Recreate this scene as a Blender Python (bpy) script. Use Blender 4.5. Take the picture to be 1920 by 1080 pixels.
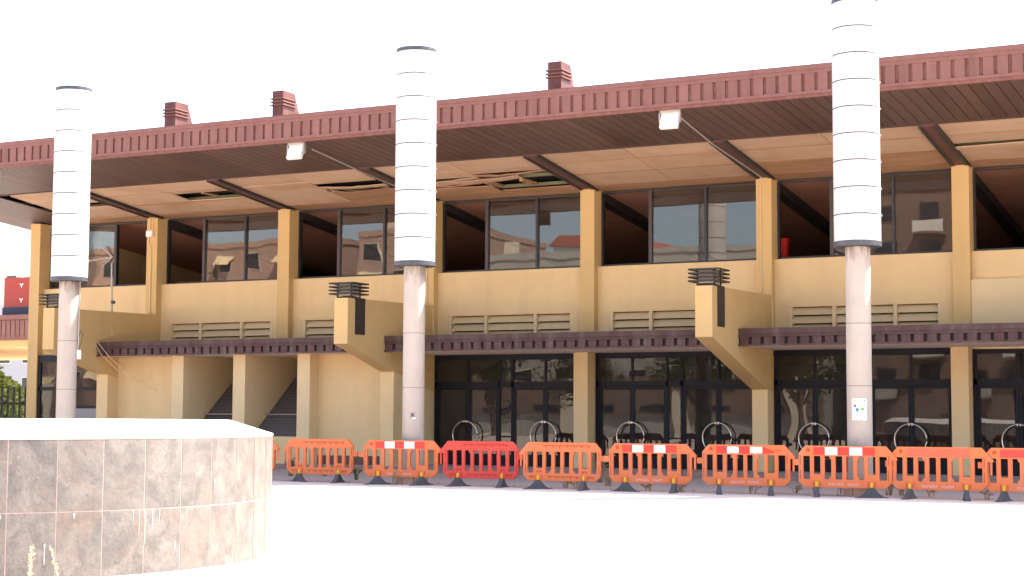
import bpy, bmesh, math, random
from mathutils import Vector, Matrix, Euler
random.seed(7)
S = bpy.context.scene
for o in list(bpy.data.objects): bpy.data.objects.remove(o)
COL = S.collection

# ------------------------------------------------------------ camera
F, TH, ROLL, PHI, EYE = 3037.5, .07872, .00459, .47141, 1.57
f0 = Vector((-math.sin(PHI), math.cos(PHI), 0)); r0 = Vector((math.cos(PHI), math.sin(PHI), 0)); u0 = Vector((0, 0, 1))
fw = f0*math.cos(TH) + u0*math.sin(TH); up = u0*math.cos(TH) - f0*math.sin(TH)
RT = r0*math.cos(ROLL) + up*math.sin(ROLL); UP = up*math.cos(ROLL) - r0*math.sin(ROLL)
cd = bpy.data.cameras.new('camera'); cam = bpy.data.objects.new('camera', cd); COL.objects.link(cam)
cd.sensor_width = 36; cd.lens = 36*F/1920; cd.clip_start = .1; cd.clip_end = 3000
M = Matrix((RT, UP, -fw)).transposed().to_4x4(); M.translation = Vector((0, 0, EYE)); cam.matrix_world = M
S.camera = cam
def pix(x, y, axis, val):                     # photo pixel (1920 wide) -> point on an axis-aligned plane
    d = fw*F + RT*(x-960) - UP*(y-540); t = (val-(0, 0, EYE)[axis])/d[axis]
    return Vector((0, 0, EYE)) + d*t

# ------------------------------------------------------------ sky, sun, exposure
SUN = Vector((.725, .69, 1.5)).normalized()
EL = math.asin(SUN.z); AZ = math.atan2(SUN.x, SUN.y)
w = bpy.data.worlds.new('World'); S.world = w; w.use_nodes = True
nt = w.node_tree; sky = nt.nodes.new('ShaderNodeTexSky'); sky.sky_type = 'NISHITA'; sky.sun_disc = False
sky.sun_elevation = EL; sky.sun_rotation = AZ; sky.air_density = 1.0; sky.dust_density = 2.5; sky.ozone_density = 1.0
nt.links.new(sky.outputs[0], nt.nodes['Background'].inputs[0]); nt.nodes['Background'].inputs[1].default_value = .13
sl = bpy.data.lights.new('sun', 'SUN'); sl.energy = 4.6; sl.angle = math.radians(.53); sl.color = (1, .95, .87)
so = bpy.data.objects.new('sun', sl); COL.objects.link(so); so.rotation_euler = SUN.to_track_quat('Z', 'Y').to_euler(); so.location = (10, 10, 40)
S.view_settings.view_transform = 'Standard'; S.view_settings.look = 'None'; S.view_settings.gamma = 1
S.view_settings.exposure = 2.3
S.render.engine = 'CYCLES'
try:
    S.cycles.filter_width = 1.5; S.cycles.max_bounces = 10; S.cycles.diffuse_bounces = 5; S.cycles.transparent_max_bounces = 16
except Exception: pass

# ------------------------------------------------------------ materials
MATS = {}
def mat(name, col, rough=.8, col2=None, scale=3., amt=.5, bump=0., bscale=40., rnd=0., metal=0., spec=.3, stretch=(1, 1, 1), streak=None, coords='Object', detail=5):
    m = bpy.data.materials.new(name); m.use_nodes = True; N = m.node_tree.nodes; L = m.node_tree.links
    b = N['Principled BSDF']; b.inputs['Roughness'].default_value = rough; b.inputs['Metallic'].default_value = metal
    b.inputs['Specular IOR Level'].default_value = spec
    tc = N.new('ShaderNodeTexCoord')
    if coords == 'World':
        g = N.new('ShaderNodeNewGeometry'); src = g.outputs['Position']
    else: src = tc.outputs[coords]
    mp = N.new('ShaderNodeMapping'); mp.inputs['Scale'].default_value = stretch; L.new(src, mp.inputs[0])
    out = None
    cur = N.new('ShaderNodeRGB'); cur.outputs[0].default_value = (*col, 1); out = cur.outputs[0]
    if col2:
        n = N.new('ShaderNodeTexNoise'); n.inputs['Scale'].default_value = scale; n.inputs['Detail'].default_value = detail; n.inputs['Roughness'].default_value = .6
        L.new(mp.outputs[0], n.inputs[0])
        r = N.new('ShaderNodeValToRGB'); r.color_ramp.elements[0].position = .35; r.color_ramp.elements[1].position = .7
        L.new(n.outputs[0], r.inputs[0])
        mx = N.new('ShaderNodeMix'); mx.data_type = 'RGBA'; ml = N.new('ShaderNodeMath'); ml.operation = 'MULTIPLY'; ml.inputs[1].default_value = amt
        L.new(r.outputs[0], ml.inputs[0]); L.new(ml.outputs[0], mx.inputs[0]); L.new(out, mx.inputs[6]); mx.inputs[7].default_value = (*col2, 1); out = mx.outputs[2]
    if streak:                                  # (colour, amount, scale): dirt run-off, long in z
        mp2 = N.new('ShaderNodeMapping'); mp2.inputs['Scale'].default_value = (1, 1, .12)
        g = N.new('ShaderNodeNewGeometry'); L.new(g.outputs['Position'], mp2.inputs[0])
        n = N.new('ShaderNodeTexNoise'); n.inputs['Scale'].default_value = streak[2]; n.inputs['Detail'].default_value = 6; L.new(mp2.outputs[0], n.inputs[0])
        r = N.new('ShaderNodeValToRGB'); r.color_ramp.elements[0].position = .5; r.color_ramp.elements[1].position = .78; L.new(n.outputs[0], r.inputs[0])
        ml = N.new('ShaderNodeMath'); ml.operation = 'MULTIPLY'; ml.inputs[1].default_value = streak[1]; L.new(r.outputs[0], ml.inputs[0])
        mx = N.new('ShaderNodeMix'); mx.data_type = 'RGBA'; L.new(ml.outputs[0], mx.inputs[0]); L.new(out, mx.inputs[6]); mx.inputs[7].default_value = (*streak[0], 1); out = mx.outputs[2]
    if rnd:
        oi = N.new('ShaderNodeObjectInfo'); mr = N.new('ShaderNodeMapRange'); mr.inputs[3].default_value = 1-rnd; mr.inputs[4].default_value = 1+rnd
        L.new(oi.outputs['Random'], mr.inputs[0]); hs = N.new('ShaderNodeHueSaturation'); L.new(mr.outputs[0], hs.inputs['Value']); L.new(out, hs.inputs['Color']); out = hs.outputs[0]
    L.new(out, b.inputs['Base Color'])
    if bump:
        n = N.new('ShaderNodeTexNoise'); n.inputs['Scale'].default_value = bscale; n.inputs['Detail'].default_value = 4; L.new(mp.outputs[0], n.inputs[0])
        bp = N.new('ShaderNodeBump'); bp.inputs['Strength'].default_value = bump; bp.inputs['Distance'].default_value = .02; L.new(n.outputs[0], bp.inputs['Height']); L.new(bp.outputs[0], b.inputs['Normal'])
    MATS[name] = m; return m
def glassmat(name, refl, tint, wave=.0, wscale=.6, rough=0., dust_haze=.05):
    m = bpy.data.materials.new(name); m.use_nodes = True; N = m.node_tree.nodes; L = m.node_tree.links
    N.remove(N['Principled BSDF']); o = N['Material Output']
    t = N.new('ShaderNodeBsdfTransparent'); t.inputs[0].default_value = (*tint, 1)
    g = N.new('ShaderNodeBsdfGlossy'); g.inputs['Roughness'].default_value = rough; g.inputs[0].default_value = (.93, .90, .84, 1)
    mx = N.new('ShaderNodeMixShader'); fr = N.new('ShaderNodeFresnel'); fr.inputs[0].default_value = 1.5
    ad = N.new('ShaderNodeMath'); ad.operation = 'ADD'; ad.inputs[1].default_value = refl; L.new(fr.outputs[0], ad.inputs[0])
    L.new(ad.outputs[0], mx.inputs[0]); L.new(t.outputs[0], mx.inputs[1]); L.new(g.outputs[0], mx.inputs[2])
    df = N.new('ShaderNodeBsdfDiffuse'); df.inputs[0].default_value = (.42, .38, .34, 1); m2 = N.new('ShaderNodeMixShader'); ge2 = N.new('ShaderNodeNewGeometry'); dn = N.new('ShaderNodeTexNoise'); dn.inputs['Scale'].default_value = 2.5; dn.inputs['Detail'].default_value = 5
    L.new(ge2.outputs['Position'], dn.inputs[0]); dm = N.new('ShaderNodeMath'); dm.operation = 'MULTIPLY'; dm.inputs[1].default_value = dust_haze*2; L.new(dn.outputs[0], dm.inputs[0]); L.new(dm.outputs[0], m2.inputs[0]); L.new(mx.outputs[0], m2.inputs[1]); L.new(df.outputs[0], m2.inputs[2]); L.new(m2.outputs[0], o.inputs[0])  # dust film on the glass, plus a painted haze lifting its dark tones
    if wave:
        ge = N.new('ShaderNodeNewGeometry'); n = N.new('ShaderNodeTexNoise'); n.inputs['Scale'].default_value = wscale; n.inputs['Detail'].default_value = 1
        L.new(ge.outputs['Position'], n.inputs[0]); bp = N.new('ShaderNodeBump'); bp.inputs['Strength'].default_value = 1; bp.inputs['Distance'].default_value = wave
        L.new(n.outputs[0], bp.inputs['Height']); L.new(bp.outputs[0], g.inputs['Normal'])
    MATS[name] = m; return m
def whitelamp(name):
    m = bpy.data.materials.new(name); m.use_nodes = True; N = m.node_tree.nodes; L = m.node_tree.links
    b = N['Principled BSDF']; b.inputs['Base Color'].default_value = (.8, .78, .76, 1); b.inputs['Roughness'].default_value = .35
    t = N.new('ShaderNodeBsdfTranslucent'); t.inputs[0].default_value = (.85, .83, .8, 1)
    mx = N.new('ShaderNodeMixShader'); mx.inputs[0].default_value = .45; L.new(b.outputs[0], mx.inputs[1]); L.new(t.outputs[0], mx.inputs[2]); L.new(mx.outputs[0], N['Material Output'].inputs[0])
    MATS[name] = m
mat('stucco', (.70, .505, .26), .9, (.63, .45, .235), 1.3, .5, .35, 70, streak=((.50, .37, .20), .35, 1.6), coords='World')
mat('stucco_deep', (.60, .405, .175), .9, (.54, .365, .165), 1.3, .5, .35, 70, streak=((.44, .31, .15), .35, 1.6), coords='World')
mat('stucco_pale', (.69, .52, .29), .9, (.6, .46, .27), 1.3, .5, .3, 70, streak=((.50, .40, .24), .4, 1.6), coords='World')
mat('fascia', (.175, .074, .060), .6, (.205, .10, .08), 2.2, .5, .1, 30, rnd=.10, streak=((.12, .05, .035), .55, 3.5), coords='World')
mat('chimney_red', (.088, .027, .022), .5, (.13, .048, .035), 3, .6, .2, 20, coords='World', streak=((.2, .1, .08), .5, 6))
mat('fascia_dark', (.15, .05, .045), .7, (.2, .1, .06), 6, .8, .3, 30, coords='World')
mat('brown_soffit', (.075, .043, .038), .5, (.095, .05, .035), 1.2, .6, .05, 20, rnd=.14, coords='World')
mat('seam', (.015, .01, .01), .8)
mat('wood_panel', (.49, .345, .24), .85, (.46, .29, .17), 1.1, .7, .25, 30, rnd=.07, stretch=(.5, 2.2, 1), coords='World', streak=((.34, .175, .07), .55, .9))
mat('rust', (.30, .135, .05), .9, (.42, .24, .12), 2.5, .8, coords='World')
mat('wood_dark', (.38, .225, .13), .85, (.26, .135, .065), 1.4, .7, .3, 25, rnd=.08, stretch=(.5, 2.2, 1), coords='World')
mat('steel_brown', (.13, .055, .04), .6, (.08, .05, .05), 3, .7, .2, 20, coords='World')
mat('steel_dark', (.035, .028, .028), .55, (.05, .035, .03), 4, .5)
mat('purlin', (.17, .17, .09), .7, (.1, .1, .06), 3, .5)
mat('canopy_slot', (.030, .016, .015), .8)
mat('canopy_brown', (.08, .038, .033), .65, (.125, .08, .07), 2.5, .55, .15, 25, rnd=.12, coords='World', streak=((.22, .17, .16), .4, 4))
mat('canopy_soffit', (.80, .66, .57), .85, (.72, .59, .5), 2, .5, coords='World')
mat('frame', (.024, .021, .022), .45, spec=.5)
mat('fence_black', (.007, .007, .008), .6, spec=.1)
mat('frame_bronze', (.075, .06, .06), .4, metal=.5)
mat('frame_blue', (.010, .010, .014), .5, spec=.2)
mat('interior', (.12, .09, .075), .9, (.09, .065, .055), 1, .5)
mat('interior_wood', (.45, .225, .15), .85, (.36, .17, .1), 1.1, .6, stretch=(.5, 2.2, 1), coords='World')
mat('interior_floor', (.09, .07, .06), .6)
mat('interior_cream', (.38, .27, .13), .8)
mat('interior_grey', (.3, .29, .29), .8)
mat('concrete_column', (.40, .345, .295), .85, (.325, .285, .245), 2, .6, .25, 60, streak=((.28, .22, .19), .4, 3), coords='World')
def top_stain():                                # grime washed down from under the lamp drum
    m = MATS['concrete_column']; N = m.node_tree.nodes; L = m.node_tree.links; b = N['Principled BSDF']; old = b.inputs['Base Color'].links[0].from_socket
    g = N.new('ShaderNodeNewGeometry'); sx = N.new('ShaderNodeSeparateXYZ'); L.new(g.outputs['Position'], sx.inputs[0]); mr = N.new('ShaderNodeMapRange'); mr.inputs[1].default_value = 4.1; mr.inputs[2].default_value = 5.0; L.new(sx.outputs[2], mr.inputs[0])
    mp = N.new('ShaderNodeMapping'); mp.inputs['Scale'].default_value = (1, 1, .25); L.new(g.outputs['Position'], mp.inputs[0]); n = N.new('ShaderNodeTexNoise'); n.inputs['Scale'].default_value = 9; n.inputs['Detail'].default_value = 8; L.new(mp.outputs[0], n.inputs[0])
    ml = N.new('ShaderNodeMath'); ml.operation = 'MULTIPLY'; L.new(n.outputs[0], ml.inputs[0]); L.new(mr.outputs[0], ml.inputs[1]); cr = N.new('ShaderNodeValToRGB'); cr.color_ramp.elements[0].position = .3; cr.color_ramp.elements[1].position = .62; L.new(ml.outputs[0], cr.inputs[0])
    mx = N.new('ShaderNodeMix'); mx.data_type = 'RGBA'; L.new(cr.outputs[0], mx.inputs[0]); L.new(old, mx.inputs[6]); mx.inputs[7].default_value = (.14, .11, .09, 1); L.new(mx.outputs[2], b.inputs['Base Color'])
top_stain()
mat('column_stain', (.16, .12, .10), .9)
mat('stone_base', (.42, .3, .23), .8, (.34, .25, .2), 3, .6, .3, 20)
mat('black_rim', (.045, .047, .055), .5, (.16, .16, .17), 7, .35, .2, 20, coords='World')
mat('ring_black', (.03, .028, .025), .6)
whitelamp('lamp_white')
mat('plaza', (.60, .49, .42), .9, (.53, .44, .385), .7, .6, .2, 12, coords='World')
mat('pavers', (.46, .335, .275), .92, (.33, .24, .20), 1.3, .7, .4, 9, coords='World', stretch=(1, 2, 1))
mat('kerb', (.30, .19, .15), .9, (.22, .14, .12), 3, .6, .3, 20, coords='World')
mat('plinth', (.15, .085, .07), .85, (.11, .07, .06), 4, .6, coords='World')
mat('mesh_dark', (.27, .225, .20), .8, (.31, .26, .23), 5, .4)
mat('orange', (.60, .145, .042), .6, (.50, .125, .045), 4, .5, rnd=.10, spec=.4, streak=((.40, .20, .12), .45, 5))
mat('orange_dark', (.40, .06, .015), .6)
mat('red_plastic', (.56, .045, .030), .55, (.47, .05, .035), 4, .5, spec=.4)
mat('red_dark', (.38, .02, .015), .6)
mat('tape_red', (.65, .035, .02), .35, (.55, .05, .03), 6, .5)
mat('tape_white', (.82, .8, .78), .35, (.7, .66, .64), 9, .4)
mat('tape_faded', (.66, .10, .05), .5, (.6, .14, .07), 8, .6)
mat('stencil', (.64, .34, .28), .8)
mat('yellow_peg', (.72, .38, .015), .5)
mat('rubber', (.075, .068, .068), .8, (.11, .10, .09), 7, .5, .2, 20)
mat('steel', (.55, .50, .45), .22, metal=1.)
mat('galv', (.40, .37, .34), .55, metal=.3)
mat('flood_body', (.62, .62, .6), .5)
mat('flood_glass', (.85, .82, .72), .2, spec=.6)
mat('lantern_black', (.035, .028, .025), .5)
mat('lantern_glass', (.42, .36, .3), .4)
mat('paper', (.85, .83, .82), .7)
for nm, c in (('ink_red', (.5, .05, .06)), ('ink_blue', (.03, .2, .42)), ('ink_green', (.12, .36, .12)), ('ink_pink', (.75, .4, .6)), ('ink_yellow', (.85, .7, .2)), ('ink_dark', (.12, .11, .13)), ('ink_grey', (.45, .42, .45))): mat(nm, c, .7)
mat('grout', (.36, .30, .26), .9, (.29, .23, .20), 5, .5, coords='World')
mat('coping', (.72, .67, .62), .85, (.64, .58, .54), 2, .5)
mat('lime', (.42, .38, .34), .8)
mat('pale_stalk', (.55, .44, .32), .9, (.4, .3, .2), 6, .6)
mat('dry_weed', (.36, .25, .13), .9, (.22, .14, .07), 6, .6)
mat('green_weed', (.07, .11, .03), .9)
mat('leaf', (.20, .27, .06), .7, (.12, .18, .04), 1.2, .7, coords='World')
mat('leaf_dark', (.05, .085, .025), .7, (.03, .05, .015), 1.2, .7, coords='World')
mat('bark', (.16, .11, .08), .95, (.09, .06, .045), 6, .6, .6, 20)
mat('red_sign', (.30, .036, .022), .5, (.26, .036, .022), 2, .5)
mat('dark_band', (.03, .032, .05), .6)
mat('white_paint', (.8, .78, .76), .6)
mat('apt_white', (.62, .60, .56), .9, (.55, .52, .48), 1, .5, coords='World')
mat('apt_far', (.33, .33, .34), .9, (.29, .29, .3), 1, .5, coords='World')
mat('apt_pink', (.36, .25, .20), .9, (.32, .22, .175), .8, .5, coords='World')
mat('apt_brown', (.19, .13, .105), .9, (.16, .11, .09), .8, .5, coords='World')
mat('apt_grey', (.36, .35, .32), .9, (.3, .29, .27), .6, .5, coords='World')
mat('apt_cream', (.6, .54, .43), .9, (.54, .48, .38), .8, .5, coords='World')
mat('awning', (.62, .5, .3), .9)
mat('roof_tile', (.36, .12, .10), .85, (.28, .1, .08), 5, .6)
mat('win_dark', (.02, .022, .028), .15, spec=.6)
mat('car_dark', (.05, .055, .06), .25, spec=.6)
mat('extinguisher', (.55, .02, .02), .4)
glassmat('glass_up', .035, (.62, .57, .54), .0025, .7, dust_haze=.03)
glassmat('glass_low', .006, (.35, .33, .32), .006, .6, dust_haze=.045)
glassmat('glass_plain', .02, (.7, .7, .7))
def slate():
    m = mat('slate', (.27, .24, .215), .45, None, bump=.35, bscale=14, rnd=.12, coords='Object', spec=.4)
    N = m.node_tree.nodes; L = m.node_tree.links; b = N['Principled BSDF']
    tc = N.new('ShaderNodeTexCoord'); oi = N.new('ShaderNodeObjectInfo'); cb = N.new('ShaderNodeCombineXYZ'); ms = N.new('ShaderNodeMath'); ms.operation = 'MULTIPLY'; ms.inputs[1].default_value = 37
    L.new(oi.outputs['Random'], ms.inputs[0])
    for i in range(3): L.new(ms.outputs[0], cb.inputs[i])
    ad = N.new('ShaderNodeVectorMath'); L.new(tc.outputs['Object'], ad.inputs[0]); L.new(cb.outputs[0], ad.inputs[1])
    def ramp(scale, p0, p1, detail=8, dist=0.):
        n = N.new('ShaderNodeTexNoise'); n.inputs['Scale'].default_value = scale; n.inputs['Detail'].default_value = detail; n.inputs['Roughness'].default_value = .65; n.inputs['Distortion'].default_value = dist
        L.new(ad.outputs[0], n.inputs[0]); r = N.new('ShaderNodeValToRGB'); r.color_ramp.elements[0].position = p0; r.color_ramp.elements[1].position = p1; L.new(n.outputs[0], r.inputs[0]); return r.outputs[0]
    def mixc(f, a, c2, amt=1.):
        mx = N.new('ShaderNodeMix'); mx.data_type = 'RGBA'; ml = N.new('ShaderNodeMath'); ml.operation = 'MULTIPLY'; ml.inputs[1].default_value = amt; L.new(f, ml.inputs[0]); L.new(ml.outputs[0], mx.inputs[0])
        if isinstance(a, tuple): mx.inputs[6].default_value = (*a, 1)
        else: L.new(a, mx.inputs[6])
        mx.inputs[7].default_value = (*c2, 1); return mx.outputs[2]
    c = mixc(ramp(4, .38, .62, 8, .6), (.090, .081, .074), (.152, .134, .120))
    c = mixc(ramp(1.6, .50, .66, 4, .4), c, (.150, .104, .080), .6)
    c = mixc(ramp(1.9, .55, .7, 5, .8), c, (.068, .070, .068), .55)
    c = mixc(ramp(17, .56, .68, 10, 2.2), c, (.048, .042, .038), .65)
    c = mixc(ramp(10, .62, .68, 10, 3.0), c, (.225, .198, .178), .6)
    for l in list(b.inputs['Base Color'].links): L.remove(l)
    L.new(c, b.inputs['Base Color'])
slate()

# ------------------------------------------------------------ mesh helpers
WL = {}
def put(name, me, wloc, parent=None, rot=None):
    o = bpy.data.objects.new(name, me); COL.objects.link(o); wloc = Vector(wloc); WL[o.name] = wloc
    if parent is not None: o.parent = parent; o.location = wloc - WL[parent.name]
    else: o.location = wloc
    if rot is not None: o.rotation_euler = rot
    return o
def tag(o, label=None, cat=None, group=None, kind=None):
    for k, v in (('label', label), ('category', cat), ('group', group), ('kind', kind)):
        if v: o[k] = v
    return o
def empty(name, loc, label, cat, group=None, rz=0.):
    o = put(name, None, loc); o.empty_display_size = .2; o.rotation_euler = (0, 0, rz); tag(o, label, cat, group); return o
def mk(name, verts, faces, m, smooth=False):
    me = bpy.data.meshes.new(name); me.from_pydata([tuple(v) for v in verts], [], faces); me.materials.append(MATS[m])
    if smooth: me.polygons.foreach_set('use_smooth', [True]*len(me.polygons))
    me.update(); return me
BF = [(0, 3, 2, 1), (4, 5, 6, 7), (0, 1, 5, 4), (1, 2, 6, 5), (2, 3, 7, 6), (3, 0, 4, 7)]
BC = {}
def boxmesh(name, dx, dy, dz, m):
    key = (name, round(dx, 4), round(dy, 4), round(dz, 4), m)
    if key not in BC:
        a, b, c = dx/2, dy/2, dz/2
        BC[key] = mk(name, [(-a, -b, -c), (a, -b, -c), (a, b, -c), (-a, b, -c), (-a, -b, c), (a, -b, c), (a, b, c), (-a, b, c)], BF, m)
    return BC[key]
def box(name, x0, x1, y0, y1, z0, z1, m, parent=None, rot=None):
    return put(name, boxmesh(name, x1-x0, y1-y0, z1-z0, m), ((x0+x1)/2, (y0+y1)/2, (z0+z1)/2), parent, rot)
class MB:
    def __init__(s): s.v = []; s.f = []
    def add(s, vs, fs):
        n = len(s.v); s.v += [Vector(v) for v in vs]; s.f += [tuple(i+n for i in f) for f in fs]
    def box(s, x0, x1, y0, y1, z0, z1): s.add([(x0, y0, z0), (x1, y0, z0), (x1, y1, z0), (x0, y1, z0), (x0, y0, z1), (x1, y0, z1), (x1, y1, z1), (x0, y1, z1)], BF)
    def tube(s, pts, r, n=8, r1=None):
        pts = [Vector(p) for p in pts]; rings = []
        for i, p in enumerate(pts):
            d = (pts[min(i+1, len(pts)-1)]-pts[max(i-1, 0)]).normalized(); a = d.orthogonal().normalized() if i == 0 else (a - d*a.dot(d)).normalized(); b = d.cross(a)
            rr = r if r1 is None else r+(r1-r)*i/(len(pts)-1)
            rings.append([p+a*math.cos(2*math.pi*k/n)*rr+b*math.sin(2*math.pi*k/n)*rr for k in range(n)])
        vs = [v for g in rings for v in g]; fs = []
        for i in range(len(pts)-1):
            for k in range(n): fs.append((i*n+k, i*n+(k+1) % n, (i+1)*n+(k+1) % n, (i+1)*n+k))
        fs.append(tuple(range(n))[::-1]); fs.append(tuple((len(pts)-1)*n+k for k in range(n))); s.add(vs, fs)
    def lathe(s, prof, n=32, cx=0, cy=0, a0=0, a1=2*math.pi):
        full = abs(a1-a0-2*math.pi) < 1e-6; m = n if full else n+1; vs = []; fs = []
        for r, z in prof:
            for k in range(m):
                a = a0+(a1-a0)*k/n; vs.append((cx+r*math.cos(a), cy+r*math.sin(a), z))
        for i in range(len(prof)-1):
            for k in range(n):
                k2 = (k+1) % m if full else k+1; fs.append((i*m+k, i*m+k2, (i+1)*m+k2, (i+1)*m+k))
        s.add(vs, fs)
    def prism(s, poly, axis, a, b):             # polygon in the other two axes, extruded along axis from a to b
        def P(p, t): return {'x': (t, p[0], p[1]), 'y': (p[0], t, p[1]), 'z': (p[0], p[1], t)}[axis]
        n = len(poly); s.add([P(p, a) for p in poly]+[P(p, b) for p in poly], [tuple(range(n))[::-1], tuple(range(n, 2*n))]+[(i, (i+1) % n, n+(i+1) % n, n+i) for i in range(n)])
    def build(s, name, m, parent=None, wloc=None, smooth=False, rot=None):
        if wloc is None:
            lo = Vector([min(v[i] for v in s.v) for i in range(3)]); hi = Vector([max(v[i] for v in s.v) for i in range(3)]); wloc = (lo+hi)/2
            vs = [v-wloc for v in s.v]
        else: vs = s.v
        me = mk(name, vs, s.f, m, smooth); bm = bmesh.new(); bm.from_mesh(me); bmesh.ops.recalc_face_normals(bm, faces=bm.faces); bm.to_mesh(me); bm.free()
        if smooth:
            try: me.set_sharp_from_angle(angle=math.radians(40))
            except Exception: pass
        return put(name, me, wloc, parent, rot)
def copytree(o, wloc, rz=0., **props):
    c = o.copy(); COL.objects.link(c); c.location = wloc; c.rotation_euler = (0, 0, rz); WL[c.name] = Vector(wloc)
    for k, v in props.items(): c[k] = v
    for ch in list(o.children):
        d = ch.copy(); COL.objects.link(d); d.parent = c
        for g in list(ch.children):
            e = g.copy(); COL.objects.link(e); e.parent = d
    return c

# ------------------------------------------------------------ ground
g = MB(); g.add([(-700, -300, 0), (500, -300, 0), (500, 900, 0), (-700, 900, 0)], [(0, 1, 2, 3)]); tag(g.build('ground', 'plaza', wloc=(0, 0, 0)), kind='structure')
g = MB(); g.add([(-60, 31.95, .004), (20, 31.95, .004), (20, 38.9, .004), (-60, 38.9, .004)], [(0, 1, 2, 3)]); tag(g.build('pavement', 'pavers', wloc=(0, 0, 0)), kind='structure')
PZ = .137
pl = MB(); pl.box(-45, 20, 38.9, 60, -.3, PZ); tag(pl.build('raised_walkway', 'pavers'), kind='structure')
kb = tag(put('kerb', None, (0, 38.8, 0)), kind='structure')
x = -44.9
while x < 10:
    box('kerb_stone', x+.006, x+.994, 38.78, 38.897, -.1, PZ+.012, 'kerb', kb); x += 1.0

# ------------------------------------------------------------ building
X0, BAY, W = -8.638, 5.202, .43
XP = {k: X0-BAY*k for k in range(-3, 6)}; XCOR = -39.69
Y0, YU, YA, YW, YL, YLW = 41.17, 41.61, 41.87, 42.18, 39.37, 39.85
ZT, ZS, ZCB, ZCT, YC = 7.996, 5.80, 3.347, 3.786, 38.85
YE, ZEB, ZET, YS, ZSO = 34.65, 8.67, 9.39, 38.02, 8.454
XL, XR_ = -40.8, 8.
def zc(y): return ZSO-.112*(y-YS)              # ceiling plane under the roof
def zm(y): return ZSO+(ZEB-ZSO)*(YS-y)/(YS-YE)   # metal soffit plane
B = empty('station_building', (-16, 44, 0), 'long yellow two-storey station building with wide brown overhanging roof', 'building')
# pillars
for k in range(-3, 6):
    box('upper_pillar', XP[k], XP[k]+W, YU, YW+.1, 3.3, ZT, 'stucco_deep', B)
box('corner_pillar', XCOR, XCOR+W, YU, YW+.15, PZ, ZT+.03, 'stucco_deep', B)
for k in (-3, -2, -1, 0, 1, 2):
    box('lower_pillar', XP[k], XP[k]+W, Y0, 42.0, PZ, ZCB-.005 if k != 1 else 2.3, 'stucco', B)
for k in (3, 5):
    box('lower_pillar', XP[k], XP[k]+W, YL, 42.0, PZ, 2.85, 'stucco', B)
# left ground floor: walls, half pillars and stair recesses
xs1, xs2, xs3 = -31.72, -29.42, -27.11
for xx in (xs1, xs2, xs3): box('lower_pillar', xx, xx+.44, YL+.02, 42.4, PZ, ZCB-.004, 'stucco_pale', B)
box('ground_floor_wall', XP[5]+W-.004, xs1+.004, YLW, YLW+.2, PZ+.26, ZCB-.006, 'stucco', B)
box('ground_floor_wall', xs3+.436, XP[3]+.004, YLW, YLW+.2, PZ+.26, ZCB-.006, 'stucco', B)
box('ground_floor_wall', xs1+.436, xs2+.004, YLW-.25, YLW-.05, PZ, .93, 'stucco', B)
box('ground_floor_wall', xs2+.436, xs3+.004, YLW-.25, YLW-.05, PZ, .93, 'stucco', B)
for a, b in ((XP[5]+W, xs1), (xs3+.44, XP[3])):
    n = max(1, round((b-a)/.6)); d = (b-a)/n
    for i in range(n): box('plinth_tile', a+i*d+.005, a+(i+1)*d-.005, YLW-.015, YLW+.1, PZ, PZ+.255, 'plinth', B)
for a, b in ((xs1+.44, xs2), (xs2+.44, xs3)):
    m = MB(); m.prism([(YLW-.1, .9), (42.0, 2.72), (44.5, 2.74), (44.5, 2.66), (42.03, 2.64), (YLW-.03, .84)], 'x', a+.004, b-.004); rec = m.build('stair_cover', 'mesh_dark', B)
    n = 34
    m = MB()                                     # the grille's fine wires
    for i in range(n):
        xx = a+(b-a)*(i+.5)/n; m.add([(xx-.008, YLW-.1, .913), (xx+.008, YLW-.1, .913), (xx+.008, 42.0, 2.733), (xx-.008, 42.0, 2.733)], [(0, 1, 2, 3)])
    for i in range(40):
        t = (i+.5)/40; y = YLW-.1+t*(42.1-YLW); z = .913+t*1.82; m.add([(a+.01, y, z+.004), (b-.01, y, z+.004), (b-.01, y+.012, z+.016), (a+.01, y+.012, z+.016)], [(0, 1, 2, 3)])
    wr = m.build('grille_wires', 'ring_black', rec); wr['kind'] = 'stuff'
    box('recess_back_wall', a, b, 44.5, 44.6, PZ, 3.4, 'interior', B)
    box('grille_bar', a+.01, b-.01, 40.42, 40.46, 1.56, 1.60, 'mesh_dark', rec)
# spandrels
for k in range(-3, 5):                            # between pillar k+1 (left) and k (right)
    a, b = XP[k+1]+W, XP[k]
    la, lb = XP[k+1]+.79, XP[k+1]+4.85
    m = MB(); m.box(a-.004, b+.004, YA, YA+.25, 4.5, ZS); m.box(a-.004, la, YA, YA+.25, 3.32, 4.5); m.box(lb, b+.004, YA, YA+.25, 3.32, 4.5)
    m.box(la, lb, YA, YA+.25, 3.32, 3.66); m.build('spandrel_wall', 'stucco', B)
    lv = box('louvre_backing', la, lb, YA+.24, YA+.28, 3.66, 4.5, 'steel_dark', B)
    for i in range(4):
        z = 4.40-i*.225
        mm = MB(); mm.prism([(YA+.03, z-.115), (YA+.05, z-.115), (YA+.21, z+.06), (YA+.21, z+.085), (YA+.19, z+.085)], 'x', la+.002, lb-.002); mm.build('louvre_slat', 'stucco_pale', lv)
    for xx in (la, XP[k+1]+1.98, XP[k+1]+3.6, lb-.1): box('louvre_divider', xx+.003, xx+.1, YA+.006, YA+.22, 3.66, 4.497, 'stucco_pale', lv)
m = MB(); m.box(XCOR+W-.004, XP[5]+.004, YA, YA+.25, 3.52, ZS); m.build('spandrel_wall', 'stucco', B)
box('lower_wall_panel', XP[0]+W+.003, XP[-1]-.003, YU+.05, YA+.002, 3.3, 5.06, 'stucco_pale', B)
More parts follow.
